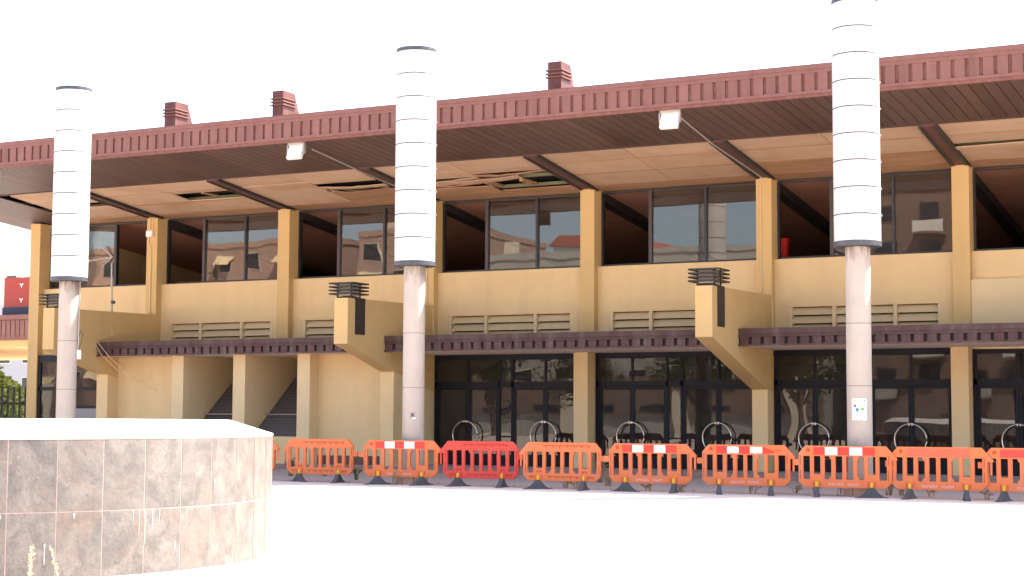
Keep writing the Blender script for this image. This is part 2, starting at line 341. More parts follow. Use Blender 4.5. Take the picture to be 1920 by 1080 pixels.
# upper windows
def window(x0, panes, opens, mull):
    # panes: list of (a,b); opens: list of (a,b) ; mull: list of (a,b) offsets from x0
    lo = min(p[0] for p in panes+opens+mull); hi = max(p[1] for p in panes+opens+mull)
    fr = MB(); fr.box(x0+lo, x0+hi, YW-.06, YW+.06, 7.905, 7.955); fr.box(x0+lo, x0+hi, YW-.06, YW+.06, ZS-.06, ZS+.075)
    f = fr.build('window_frame', 'frame', B)
    for a, b in mull: box('mullion', x0+a, x0+b, YW-.07, YW+.07, ZS+.076, 7.904, 'frame_bronze' if b-a > .1 else 'frame', f)
    for a, b in panes: box('pane', x0+a+.003, x0+b-.003, YW-.006, YW+.006, ZS+.08, 7.90, 'glass_up', f, rot=(-.009, 0, 0))
for k in range(-3, 5):
    window(XP[k+1], [(1.98, 3.54), (3.61, 5.2)], [(.5, 1.88)], [(.43, .49), (1.88, 1.98), (3.54, 3.61)])
window(XCOR, [(.45, 3.24)], [(3.34, 4.7)], [(.43, .5), (3.24, 3.34), (4.95, 5.04)])
# brackets
BR = [(y, z) for y, z in ((36.94, 3.492), (36.94, 4.735), (YU+.05, 4.80))]
def bracket(k, ypil, zpil):
    zb = lambda y: 3.492-.285*(y-36.94)
    m = MB(); m.prism(BR+[(YU+.05, 3.2), (42.0, 3.2), (42.0, 2.2), (ypil, zb(ypil))] if ypil > 40 else BR+[(YA, 4.8), (YA, 2.2), (ypil, zb(ypil))], 'x', XP[k]-.003, XP[k]+W+.003)
    return m.build('bracket', 'stucco_deep', B)
bracket(1, Y0-.003, 2.3); bracket(3, YL-.003, 2.8); bracket(5, YL-.003, 2.8); bracket(-1, Y0-.003, 2.3)
# canopies
def canopy(xa, xb):
    c = box('canopy', xa, xb, YC+.06, 42.0, ZCB+.05, ZCT-.03, 'canopy_brown', B)
    box('canopy_soffit', xa+.01, xb-.01, YC+.1, 41.9, ZCB, ZCB+.048, 'canopy_soffit', c)
    m = MB(); m.box(xa, xb, YC-.02, YC+.06, ZCT-.135, ZCT); m.box(xa, xb, YC+.005, YC+.058, ZCT-.179, ZCT-.136); m.box(xa, xb, YC-.045, YC+.055, ZCT-.215, ZCT-.18); m.build('canopy_cornice', 'canopy_brown', c)
    m = MB(); m.box(xa, xb, YC-.03, YC+.06, ZCB-.004, ZCB+.04); m.build('canopy_bottom_strip', 'canopy_brown', c)
    box('canopy_back_panel', xa, xb, YC+.035, YC+.058, ZCB+.04, ZCT-.216, 'canopy_slot', c)
    n = round((xb-xa)/.315); d = (xb-xa)/n
    for i in range(n): box('canopy_rib_panel', xa+i*d+.045, xa+(i+1)*d-.045, YC-.012, YC+.034, ZCB+.041, ZCT-.217, 'canopy_brown', c)
canopy(XP[5]+W+.004, XP[3]-.004); canopy(XP[3]+W+.004, XP[1]-.004); canopy(XP[1]+W+.004, XP[-1]-.004)
# doors
RING = MB()
for sgn in (1,):
    RING.tube([(.41*math.cos(2*math.pi*i/36), 0, .41*math.sin(2*math.pi*i/36)) for i in range(37)], .022, 8)
ring_me = mk('ring_handle', RING.v, RING.f, 'steel', True)
YD = 41.72
def doors(xa, xb, first_open=False):
    L_ = xb-xa; fr = MB()
    fr.box(xa, xb, YD-.05, YD+.05, 3.18, ZCB-.004); fr.box(xa, xb, YD-.05, YD+.05, 2.40, 2.55)
    for a, b in ((0, .09), (L_-.09, L_)): fr.box(xa+a, xa+b, YD-.05, YD+.05, PZ, 3.18)
    c = L_/2
    fr.box(xa+c-.25, xa+c-.19, YD-.05, YD+.05, PZ, 3.18); fr.box(xa+c+.17, xa+c+.25, YD-.05, YD+.05, PZ, 3.18)
    f = fr.build('door_frame', 'frame_blue', B)
    box('side_light', xa+c-.188, xa+c+.168, YD-.005, YD+.005, PZ+.3, 2.398, 'glass_low', f)
    box('transom_pane', xa+c-.188, xa+c+.168, YD-.005, YD+.005, 2.552, 3.178, 'glass_low', f)
    box('side_light_rail', xa+c-.188, xa+c+.168, YD-.04, YD+.04, .95, .99, 'frame_blue', f)
    box('kick_panel', xa+c-.188, xa+c+.168, YD-.03, YD+.03, PZ, PZ+.3, 'frame_blue', f)
    for (a, b) in ((.09, c-.25), (c+.25, L_-.09)):
        mid = (a+b)/2
        for p, q in ((a, mid), (mid, b)): box('transom_pane', xa+p+.002, xa+q-.002, YD-.005, YD+.005, 2.552, 3.178, 'glass_low', f)
        box('transom_bar', xa+mid-.03, xa+mid+.03, YD-.045, YD+.045, 2.552, 3.178, 'frame_blue', f)
        for side, (p, q) in enumerate(((a, mid), (mid, b))):
            opened = first_open and a < 1 and side == 0
            m = MB(); m.box(p+.004, p+.075, -.03, .03, PZ+.01, 2.39); m.box(q-.075, q-.004, -.03, .03, PZ+.01, 2.39)
            m.box(p+.076, q-.076, -.03, .03, PZ+.01, PZ+.33); m.box(p+.076, q-.076, -.03, .03, 2.31, 2.39)
            d = m.build('door_leaf', 'frame_blue', B, wloc=(xa, YD, 0))
            pn = MB(); pn.box(p+.077, q-.077, -.006, .006, PZ+.332, 2.308); pn.build('pane', 'glass_low', d, wloc=(xa, YD, 0))
            if opened: d.rotation_euler = (0, 0, 0); d.location.y += .0
        r = put('ring_handle', ring_me, (xa+mid, YD-.17, 1.0), f)
        h = MB()
        for zz in (1.39, .62):
            for dx in (-.045, .03): h.box(xa+mid+dx, xa+mid+dx+.03, YD-.19, YD-.02, zz-.025, zz+.04)
        h.build('handle_mount', 'steel', f)
for k, op in ((2, True), (1, False), (0, False), (-1, False)): doors(XP[k+1]+W+.02, XP[k]-.02 if k != 2 else XP[2]-.02, op)
# left corner glazing
fr = MB(); fr.box(XCOR+W, XP[5], YD-.05, YD+.05, 3.3, 3.54); fr.box(XCOR+W, XP[5], YD-.05, YD+.05, 2.35, 2.47)
for a in (XCOR+W, XCOR+1.9, XP[5]-.75): fr.box(a, a+.12, YD-.05, YD+.05, PZ, 3.3)
fc = fr.build('corner_glazing', 'frame_blue', B)
for a, b in ((XCOR+W+.12, XCOR+1.9), (XCOR+2.02, XP[5]-.75), (XP[5]-.63, XP[5])):
    box('pane', a, b, YD-.005, YD+.005, PZ+.1, 2.35, 'glass_low', fc); box('pane', a, b, YD-.005, YD+.005, 2.47, 3.3, 'glass_low', fc)
box('grey_panel', XCOR+2.025, XP[5]-.755, YD-.03, YD-.01, PZ+.1, 1.75, 'interior_grey', fc); box('corner_rail', XCOR+2.025, XP[5]-.755, YD-.045, YD+.045, 1.751, 1.84, 'frame_blue', fc)
# interior, floors, back walls
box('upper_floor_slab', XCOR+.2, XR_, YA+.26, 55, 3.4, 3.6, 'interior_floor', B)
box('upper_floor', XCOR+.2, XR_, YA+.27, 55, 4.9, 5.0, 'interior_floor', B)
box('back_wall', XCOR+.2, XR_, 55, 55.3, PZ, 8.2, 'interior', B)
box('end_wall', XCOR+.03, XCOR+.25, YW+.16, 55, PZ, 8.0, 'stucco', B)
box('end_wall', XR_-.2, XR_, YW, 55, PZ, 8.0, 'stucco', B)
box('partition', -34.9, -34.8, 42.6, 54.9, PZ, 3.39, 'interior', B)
m = MB(); m.add([(XCOR+.1, YW+.03, zc(YW)+.03), (XR_, YW+.03, zc(YW)+.03), (XR_, 55, zc(55)), (XCOR+.1, 55, zc(55))], [(0, 1, 2, 3)]); m.build('interior_ceiling', 'interior_wood', B)
for a in (-28.6, -27.2): box('interior_screen', a, a+1.15, 53, 53.06, 5.0, 6.75, 'interior_cream', B)
# ceiling beams (one per pillar), inside and outside
for k in list(range(-3, 6)):
    xa, xb = XP[k], XP[k]+W
    def sl(y): return zc(y)-.06
    m = MB(); m.prism([(YS-.05, sl(YS-.05)), (YU+.3, sl(YU+.3)), (YU+.3, zc(YU)+.12), (YS-.05, zc(YS)+.12)], 'x', xa+.09, xb-.09); bm_ = m.build('roof_beam', 'steel_brown', B)
    for p, q in ((xa, xa+.088), (xb-.088, xb)):
        m = MB(); m.prism([(YS-.05, sl(YS-.05)-.025), (YU+.3, sl(YU+.3)-.025), (YU+.3, zc(YU)+.12), (YS-.05, zc(YS)+.12)], 'x', p, q); m.build('beam_flange', 'steel_dark', bm_)
    box('beam_seat', xa-.004, xb+.004, YU-.01, YW+.05, ZT-.002, zc(YU)+.03, 'steel_dark', bm_)
    m = MB(); m.prism([(YW+.08, zc(YW)-.22), (54.9, zc(54.9)-.22), (54.9, zc(54.9)+.05), (YW+.08, zc(YW)+.05)], 'x', xa+.05, xb-.05); m.build('interior_beam', 'steel_dark', bm_)
# wood ceiling panels, four rows by two per bay, some missing or sagging
ROWS = [YS, 39.05, 40.27, 41.5, YW+.02]
clg = put('ceiling', None, (-16, 40, 8.2), B)
HOLES = {(4, 1, 1): (-31.7, -29.75, 39.4, 40.05), (5, 1, 1): (-36.2, -34.7, 39.55, 40.1), (2, 1, 1): None, (2, 1, 2): None}
def panel(xa, xb, ya, yb, dz0=0., dz1=0., m='wood_panel', tw=0.):
    g = .010; xa += g; xb -= g; ya += .018; yb -= .018; mm = MB()
    zz = lambda x, y: zc(y)+dz0+(dz1-dz0)*(x-xa)/(xb-xa)+tw*(y-ya)/(yb-ya)
    P = [(xa, ya), (xb, ya), (xb, yb), (xa, yb)]
    mm.add([(x, y, zz(x, y)) for x, y in P]+[(x, y, zz(x, y)+.025) for x, y in P], BF); mm.build('ceiling_panel', m, clg)
def ragged(xa, xb, ya, yb, sag, m='wood_panel', n=9, name='hanging_board'):     # torn, drooping strip
    mm = MB(); vs = []
    for i in range(n+1):
        t = i/n; x = xa+(xb-xa)*t; s = sag*math.sin(math.pi*t)+random.uniform(-.012, .012)
        for y in (ya+random.uniform(0, .08), yb+random.uniform(-.1, .05)):
            for d in (0, .02): vs.append((x, y, zc(y)-s+d))
    fs = []
    for i in range(n):
        a = 4*i; b = a+4; fs += [(a, b, b+2, a+2), (a+1, a+3, b+3, b+1), (a, a+1, b+1, b), (a+2, b+2, b+3, a+3)]
    fs += [(0, 2, 3, 1), (4*n, 4*n+1, 4*n+3, 4*n+2)]
    mm.add(vs, fs); mm.build(name, m, clg)
for k in range(-3, 6):
    a, b = (XP[k+1]+W, XP[k]) if k < 5 else (-37.45, XP[5])
    mid = (a+b)/2
    for r in range(4):
        ya, yb = ROWS[r], ROWS[r+1]
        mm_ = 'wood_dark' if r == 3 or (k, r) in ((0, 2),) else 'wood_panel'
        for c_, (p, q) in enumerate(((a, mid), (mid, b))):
            if k == 4 and c_ == 1 and r == 1:
                panel(p, -31.75, ya, yb) if p < -31.76 else None
                panel(-31.75, q, ya, 39.34); panel(-31.75, q, 40.16, yb); box('ceiling_batten', -30.75, -30.65, 39.4, 40.1, zc(39.8)+.03, zc(39.8)+.08, 'wood_dark', clg); continue
            if k == 5 and r == 1 and c_ == 1: panel(p, q, ya, 39.6); panel(p, q, 40.1, yb); continue
            if k == 5 and r in (0, 1) and c_ == 0: panel(p+.25, q, ya, yb, -.05, 0); continue
            if k == 3 and r == 1 and c_ == 1:
                panel(p, q, ya, 39.36); ragged(p, q, 39.7, 39.92, .05); ragged(p+.1, q-.3, 40.12, 40.34, .10, 'wood_dark'); continue
            if k == 3 and r == 2 and c_ == 1: panel(p, q, ya, yb, -.01, -.03, 'wood_dark'); continue
            if k == 2 and r == 1: panel(p, q, ya, 39.75 if c_ == 0 else 39.5); ragged(p, q, 39.8 if c_ == 0 else 39.55, 40.25 if c_ == 0 else 39.75, .05, 'wood_dark' if c_ else 'wood_panel'); continue
            if k == 2 and r == 2 and c_ == 0: panel(p, q, 40.72, yb, 0, -.03, 'wood_dark'); continue
            if k == 2 and r == 2 and c_ == 1:
                panel(p, q, 41.36, yb, 0, 0, 'wood_dark'); box('ceiling_batten', p+1.1, p+1.2, 40.3, 41.25, zc(40.8)+.0, zc(40.8)+.09, 'wood_dark', clg); box('ceiling_batten', p-.02, p+.1, 40.3, 41.25, zc(40.8)+.0, zc(40.8)+.09, 'wood_dark', clg); continue
            if k == 0 and r == 2 and c_ == 0: panel(p, q, ya, yb, 0, 0, 'wood_dark'); continue
            if k == -1 and r == 1: panel(p, q, ya, 39.85); panel(p, q, 40.0, yb, -.05, -.02); continue
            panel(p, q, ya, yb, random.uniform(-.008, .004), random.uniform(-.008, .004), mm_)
for k in range(-3, 5):
    a, b = XP[k+1]+W, XP[k]
    for r_i, y in enumerate(ROWS[1:4]):
        if k in (2, 3) and r_i < 2: continue
        m = MB(); wd_ = .012+.02*((k*7+r_i*5) % 3 == 0); m.add([(a+.02, y-wd_, zc(y-wd_)-.006), (b-.02, y-wd_, zc(y-wd_)-.006), (b-.02, y+wd_, zc(y+wd_)-.006), (a+.02, y+wd_, zc(y+wd_)-.006), (a+.02, y-wd_, zc(y-wd_)+.01), (b-.02, y-wd_, zc(y-wd_)+.01), (b-.02, y+wd_, zc(y+wd_)+.01), (a+.02, y+wd_, zc(y+wd_)+.01)], BF); m.build('panel_seam', 'rust', clg)
ragged(-24.0, -20.2, 39.9, 40.22, .07, 'wood_panel', 14)
ragged(XP[3]+W, -21.6, 40.3, 40.5, .06, 'wood_dark', 8)
m = MB(); m.prism([(YS, zc(YS)+.22), (YW, zc(YW)+.26), (YW, zc(YW)+.3), (YS, zc(YS)+.26)], 'x', XCOR+.5, XR_-.01); m.build('void_shade_sheet', 'seam', clg)  # black sheet added above the ceiling so the holes read as deep shade
for y in (39.42, 40.3, 41.28): 
    m = MB(); m.box(XCOR+.5, XR_, y, y+.08, zc(y)+.05, zc(y)+.14); m.build('purlin', 'purlin', clg)
# metal soffit boards and eave fascia
sof = put('metal_soffit', None, (-16, 36.3, 8.6), B)
PITCH = .285
sb = {}
def soffit_board(xa, ya, yb, za, zb):
    key = (round(ya, 3), round(yb, 3))
    if key not in sb:
        d = PITCH-.02; sb[key] = mk('soffit_board', [(0, ya-yb, za-zb), (d, ya-yb, za-zb), (d, 0, 0), (0, 0, 0), (0, ya-yb, za-zb+.03), (d, ya-yb, za-zb+.03), (d, 0, .03), (0, 0, .03)], BF, 'brown_soffit')
    put('soffit_board', sb[key], (xa, yb, zb), sof)
x = XL+.05
while x < XR_-.3:
    if x < -37.65: soffit_board(x, YE+.06, 47., zm(YE+.06), zm(YE+.06)-.085*(47-YE))
    else: soffit_board(x, YE+.06, YS-.06, zm(YE+.06), zm(YS-.06))
    x += PITCH
m = MB(); m.prism([(YE+.05, zm(YE+.05)+.032), (YS, zm(YS)+.032), (YS, zm(YS)+.06), (YE+.05, zm(YE+.05)+.06)], 'x', -37.6, XR_); m.build('soffit_backing', 'seam', sof)
m = MB(); m.box(-37.6, XR_, YS-.055, YS+.01, ZSO-.02, ZSO+.09); m.build('soffit_edge_trim', 'brown_soffit', sof)
fas = put('eave_fascia', None, (-16, YE, 9.0), B)
m = MB(); m.box(XL, XR_, YE-.03, YE+.06, ZET-.20, ZET); m.box(XL, XR_, YE-.05, YE+.06, ZET-.115, ZET-.02); m.build('fascia_coping', 'fascia', fas)
m = MB(); m.box(XL, XR_, YE-.035, YE+.05, ZEB+.055, ZEB+.125); m.build('fascia_bottom_strip', 'fascia', fas)
m = MB(); m.box(XL, XR_, YE-.015, YE+.06, ZEB-.02, ZEB+.053); m.build('rusty_drip_edge', 'fascia_dark', fas)
m = MB(); m.box(XL, XR_, YE+.022, YE+.05, ZEB+.1, ZET-.15); m.build('fascia_backing', 'fascia_dark', fas)
d = .298; n = int((XR_-XL)/d)
for i in range(n): 
    x = XL+i*d; box('fascia_panel', x+.04, x+d-.04, YE-.022, YE+.021, ZEB+.126, ZET-.201, 'fascia', fas)
m = MB(); m.prism([(YE, ZEB+.03), (47, ZEB+.03-.085*(47-YE)), (47, ZET-.6), (YE, ZET)], 'x', XL-.03, XL+.03); m.build('roof_side_fascia', 'fascia', B)
m = MB(); m.prism([(YE+.06, ZET-.06), (56, ZET-1.0), (56, ZET-1.35), (YE+.06, ZEB+.2)], 'x', XL+.04, XR_); m.build('roof', 'fascia', B)
# chimneys on the roof
def chimney(xa, xb, name='chimney'):
    y0, y1 = 36.2, 36.75; zb, zt = 9.2, 10.44
    c = MB(); c.add([(xa, y0, zb), (xb, y0, zb), (xb, 37.3, zb), (xa, 37.3, zb), (xa, y0, zt), (xb, y0, zt), (xb, y1, zt), (xa, y1, zt)], BF)
    o = c.build(name, 'chimney_red', B)
    for z in (10.22, 10.13, 10.04):
        m = MB(); e = .05; m.box(xa-e, xb+e, y0-e, y1+.02, z-.012, z+.018); m.build('chimney_louvre', 'fascia', o)
for xa, xb in ((-17.47, -17.10), (-21.72, -21.35), (-25.87, -25.52), (-29.61, -29.22)): chimney(xa, xb)
# conduits and junction box
def conduit(pts, r=.018, m='stucco_pale', name='conduit', parent=B):
    t = MB(); t.tube(pts, r, 6); return t.build(name, m, parent, smooth=True)
conduit([(XP[5]+.26, YU-.02, 8.0), (XP[5]+.26, YU-.02, 7.55)]); conduit([(XP[5]+.1, YU-.02, 8.0), (XP[5]+.16, YU-.02, 7.8), (XP[5]+.12, YU-.02, 7.6)])
conduit([(XP[5]+.1, YU-.02, 7.35), (XP[5]+.1, YU-.02, 7.15), (XP[5]+.2, YU-.02, 6.95), (XP[5]+.2, YU-.02, 4.85)])
conduit([(XP[1]+.14, YU-.02, 8.0), (XP[1]+.14, YU-.02, 4.85)]); conduit([(XP[3]+.2, YU-.02, 7.9), (XP[3]+.2, YU-.02, 4.85)])
jb = box('junction_box', XP[5]+.04, XP[5]+.27, YU-.1, YU-.004, 7.35, 7.55, 'white_paint'); tag(jb, 'small white junction box high on the yellow pillar behind the aerial', 'box'); 
for k in (1, 3):
    conduit([(XP[k]+.2, 41.5, ZSO-.1-.36), (XP[k]+.08, YS, ZSO-.09), (XP[k]+.25, YE+.75, zm(YE+.75)-.05)], .02, 'galv', 'lamp_cable')
conduit([(XP[3]+W+.01, 41.55, 4.75), (XP[3]+W+.02, 41.6, 3.8)]); conduit([(XP[1]+W+.01, 41.55, 4.75), (XP[1]+W+.02, 41.6, 3.8)])

# ------------------------------------------------------------ floodlights under the eave
def flood(x, label):
    r = empty('floodlight', (x, YE+.25, zm(YE+.25)-.005), label, 'floodlight', 'floodlights under the eave')
    # local frame: front face tilted down and toward the plaza
    m = MB(); m.box(-.22, .22, -.05, .05, -.22, .22); bd = m.build('housing', 'flood_body', r, wloc=(x+.02, YE+.12, ZEB-.24), rot=(math.radians(-22), 0, 0))
    m = MB(); m.box(-.15, .15, -.064, -.052, -.17, .10); m.build('lens', 'flood_glass', bd, wloc=WL[bd.name])
    for dx in (-.11, .09):
        m = MB(); m.box(dx, dx+.03, -.07, .03, .2, .25); m.build('clip', 'galv', bd, wloc=WL[bd.name])
    m = MB(); m.box(x-.25, x+.25, YE+.1, YE+.14, ZEB-.06, ZEB+.0); m.box(x-.25, x-.225, YE+.1, YE+.2, ZEB-.3, ZEB-.0); m.box(x+.245, x+.27, YE+.1, YE+.2, ZEB-.3, ZEB-.0); m.build('yoke', 'galv', r)
flood(-24.1, 'white floodlight under the eave just left of the middle lamp column'); flood(-13.65, 'white floodlight under the eave between the middle and right lamp columns')
flood(-34.75, 'white floodlight under the eave cut by the left edge of the photo')
# ------------------------------------------------------------ bracket lanterns
def lantern(k, label):
    xc, yc, zb = XP[k]+W/2, 37.32, 4.742
    r = empty('bracket_lantern', (xc, yc, zb), label, 'lantern', 'louvred lanterns on the brackets')
    for i in range(4):
        z = zb+.10+i*.095; h = .39-.0*i; m = MB()
        for s in (-1, 1): m.box(xc-h, xc+h, yc+s*h-.02, yc+s*h+.02, z, z+.035); m.box(xc+s*h-.02, xc+s*h+.02, yc-h+.021, yc+h-.021, z, z+.035)
        m.build('louvre_frame', 'lantern_black', r)
    for sx in (-1, 1):
        for sy in (-1, 1): box('post', xc+sx*.22-.018, xc+sx*.22+.018, yc+sy*.22-.018, yc+sy*.22+.018, zb, zb+.43, 'lantern_black', r)
    m = MB()
    for i in range(4): m.box(xc-.23, xc+.23, yc-.372, yc+.372, zb+.104+i*.095, zb+.122+i*.095)
    m.build('cross_strap', 'lantern_black', r)
    box('diffuser', xc-.2, xc+.2, yc-.2, yc+.2, zb+.07, zb+.40, 'lantern_glass', r); box('base_plate', xc-.2, xc+.2, yc-.2, yc+.2, zb, zb+.05, 'lantern_black', r)
    box('strap_plate', XP[k]+W+.004, XP[k]+W+.03, yc-.02, yc+.46, zb-.98, zb+.02, 'lantern_black', r)
lantern(1, 'black louvred lantern on the bracket between the middle and right lamp columns'); lantern(3, 'black louvred lantern on the bracket just left of the middle lamp column')
lantern(5, 'black louvred lantern half hidden behind the left lamp column')
# ------------------------------------------------------------ lamp columns
YCOL = 32.18
def lamp_column(x, label):
    r = empty('lamp_column', (x, YCOL, 0), label, 'lamp column', 'white banded lamp columns on the plaza')
    m = MB(); m.lathe([(0, 4.99), (.25, 4.99), (.25, .2), (0, .2)][::-1], 40); m.build('shaft', 'concrete_column', r, wloc=(x, YCOL, 0), smooth=True)
    for z in (.92, 2.2, 3.45): 
        m = MB(); m.lathe([(.249, z-.007), (.2515, z-.006), (.2515, z+.006), (.249, z+.007)], 40); m.build('shaft_joint', 'column_stain', r, wloc=(x, YCOL, 0))
    for i in range(8):                              # stone base of eight slabs
        a = math.pi/4*i+.2; m = MB(); m.box(-.125, .125, .27, .33, 0, .24); m.build('base_stone', 'stone_base', r, wloc=(x, YCOL, 0), rot=(0, 0, a))
    m = MB(); m.lathe([(0, .0), (.28, .0), (.28, .22), (.25, .235)], 32); m.build('base_core', 'stone_base', r, wloc=(x, YCOL, 0))
    R = .4675; zb, zt = 5.0, 10.07; hh = (zt-zb-.17)/9
    m = MB(); m.lathe([(.2, zb), (R+.012, zb), (R+.012, zb+.10), (R-.01, zb+.10)], 48); m.build('bottom_rim', 'black_rim', r, wloc=(x, YCOL, 0), smooth=True)
    m = MB(); m.lathe([(R-.02, zt-.07), (R+.005, zt-.07), (R+.005, zt), (0, zt+.01)], 48); m.build('top_cap', 'black_rim', r, wloc=(x, YCOL, 0), smooth=True)
    for i in range(9):
        z = zb+.105+i*hh
        m = MB(); m.lathe([(R-.012, z), (R, z), (R, z+hh-.022), (R-.012, z+hh-.022), (R-.012, z)], 48); m.build('lamp_panel', 'lamp_white', r, wloc=(x, YCOL, 0), smooth=True)
        if i < 8:
            m = MB(); m.lathe([(R-.03, z+hh-.021), (R+.001, z+hh-.021), (R+.001, z+hh-.001), (R-.03, z+hh-.001)], 48); m.build('band_ring', 'ring_black', r, wloc=(x, YCOL, 0), smooth=True)
            m = MB(); m.box(R-.01, R+.03, -.02, .02, z+hh-.03, z+hh+.01); m.build('band_clip', 'galv', r, wloc=(x, YCOL, 0), rot=(0, 0, .35))
    m = MB(); m.box(R+.001, R+.006, -.02, .02, zb+.11, zt-.08); m.build('seam_strip', 'lamp_white', r, wloc=(x, YCOL, 0), rot=(0, 0, -.02))
    m = MB(); m.tube([(0, 0, 5.0), (0, 0, 10.0)], .06, 10); m.build('inner_post', 'galv', r, wloc=(x, YCOL, 0))
    return r
LCX = [-8.57, -18.93, -29.33]
CR = lamp_column(LCX[0], 'white banded lamp column with a poster on its shaft, tallest in view'); CM = lamp_column(LCX[1], 'white banded lamp column in the middle with scribbles on its shaft'); CL = lamp_column(LCX[2], 'white banded lamp column beside the television aerial')
def cpatch(xc, px0, px1, z0, z1, r, nx=8, wav=0.):      # bent patch on the shaft, angles from the camera-facing side
    tc = math.atan2(-YCOL, -xc); out = MB(); vs = []
    for j, z in enumerate((z0, z1)):
        for i in range(nx+1):
            a = tc+math.asin(max(-.98, min(.98, (px0+(px1-px0)*i/nx)/.25))); zz = z+(wav*math.sin(i*1.7)+wav*.6*i/nx if j == 0 else 0); vs.append((math.cos(a)*r, math.sin(a)*r, zz))
    out.add(vs, [(i, i+1, nx+2+i, nx+1+i) for i in range(nx)]); return out
po = empty('poster', (LCX[0], YCOL, 1.6), 'torn white poster with coloured dots on the right lamp column', 'poster'); wl = (LCX[0], YCOL, 0)
cpatch(LCX[0], -.145, .135, 1.52, 1.94, .2525, 10, -.009).build('sheet', 'paper', po, wloc=wl)
for (a, z, s, mm) in ((-.09, 1.80, .03, 'ink_red'), (-.045, 1.725, .035, 'ink_blue'), (.055, 1.735, .035, 'ink_green'), (.05, 1.83, .035, 'ink_pink'), (-.005, 1.785, .028, 'ink_yellow')):
    m = MB(); n = 12; tc = math.atan2(-YCOL, -LCX[0]); vs = [(0, 0, 0)]
    for i in range(n):
        t = 2*math.pi*i/n; aa = tc+math.asin((a+s*math.cos(t))/.25); vs.append((math.cos(aa)*.2545, math.sin(aa)*.2545, z+s*math.sin(t)))
    aa = tc+math.asin(a/.25); vs[0] = (math.cos(aa)*.2545, math.sin(aa)*.2545, z)
    m.add(vs, [(0, i+1, (i+1) % n+1) for i in range(n)]); m.build('printed_dot', mm, po, wloc=wl)
cpatch(LCX[0], -.055, -.035, 1.655, 1.70, .2545, 2).build('printed_dot', 'ink_blue', po, wloc=wl)
cpatch(LCX[0], .08, .12, 1.895, 1.92, .2545, 3).build('printed_mark', 'ink_dark', po, wloc=wl)
for a, b in ((-.10, -.06), (-.02, .0), (.01, .03), (.04, .055), (.065, .08), (.09, .11)): cpatch(LCX[0], a, b, 1.595+random.uniform(-.006, .006), 1.625, .2545, 2).build('printed_letter', 'ink_grey', po, wloc=wl)
for a in range(7): cpatch(LCX[0], -.06+a*.025, -.045+a*.025, 1.56, 1.568, .2545, 2).build('printed_letter', 'ink_pink', po, wloc=wl)
tc = math.atan2(-YCOL, -LCX[1]); sc = MB(); pts = []
for i in range(26): 
    a = -.02+.045*math.sin(i*1.9)+.01*math.sin(i*5.1); z = 1.58+.05*math.cos(i*2.7)+.02*math.sin(i*.7); aa = tc+math.asin(a/.25); pts.append((math.cos(aa)*.2525, math.sin(aa)*.2525, z))
sc.tube(pts, .0035, 4); tag(sc.build('scribble', 'ink_dark', wloc=(LCX[1], YCOL, 0)), 'small black scribble drawn on the middle lamp column', 'graffiti')
tag(cpatch(LCX[1], -.02, .05, 1.49, 1.515, .2525, 3).build('sticker', 'paper', wloc=(LCX[1], YCOL, 0)), 'tiny white sticker under the scribble on the middle lamp column', 'sticker')
a = math.atan2(-YCOL, -LCX[2])+1.45; sb_ = empty('switch_box', (LCX[2]+.27*math.cos(a), YCOL+.27*math.sin(a), 3.1), 'small white switch box with cable on the left lamp column', 'box')
m = MB(); m.box(-.06, .06, -.05, .05, -.12, .12); m.build('casing', 'white_paint', sb_, wloc=WL[sb_.name])
m = MB(); m.tube([(0, 0, .12), (0, .01, 1.9)], .02, 6); m.build('cable_pipe', 'galv', sb_, wloc=WL[sb_.name])
m = MB(); m.tube([(0.02, 0, .12), (.1, 0, .35), (.14, 0, .55), (.08, 0, .62), (.03, 0, .5)], .012, 5); m.build('loose_cable', 'rubber', sb_, wloc=WL[sb_.name], smooth=True)

# ------------------------------------------------------------ television aerial on the left canopy
ax, ay = -34.25, 39.55
an = empty('television_aerial', (ax, ay, ZCT), 'thin grey television aerial standing on the left canopy', 'aerial')
m = MB(); m.tube([(ax, ay, ZCT-.03), (ax-.03, ay, 5.2)], .035, 6); m.tube([(ax-.03, ay, 5.1), (ax-.08, ay, 6.62)], .028, 6); m.build('mast', 'galv', an)
m = MB(); m.tube([(ax-.06, ay, 6.5), (ax-1.35, ay-.12, 6.36)], .024, 6); m.build('boom', 'galv', an)
for i in range(6):
    t = .25+i*.16; p = Vector((ax-.06-1.29*t, ay-.12*t, 6.5-.14*t)); m = MB(); m.tube([p+Vector((0, -.17, .0)), p+Vector((0, .17, 0))], .007, 5); m.build('element', 'galv', an)
for s in (1, -1):
    for dx in (-.14, .06, .16):
        m = MB(); m.tube([(ax-.06+dx*.4, ay-.1*dx, 6.5+s*.03), (ax-.06-.18+dx, ay-.15, 6.5+s*.34)], .016, 5); m.build('reflector_rod', 'galv' if dx < 0 else 'steel_dark', an)
box('amplifier', ax-.02, ax+.07, ay-.05, ay+.05, 5.02, 5.12, 'rubber', an)
for i, dx in enumerate((0, .12)):
    m = MB(); m.tube([(ax-.02, ay-.03, 4.7), (ax+.02+dx*.4, ay-.05, 4.0), (ax-.05+dx, YC-.06, ZCT+.03), (ax+.25+dx*2, YC-.05, 3.4), (ax+.7+dx*4, YC+.3, 2.85-.2*i), (ax+1.1+dx*4, YLW-.02, 2.6-.3*i)], .012, 5); m.build('drop_cable', 'stucco_pale', an, smooth=True)

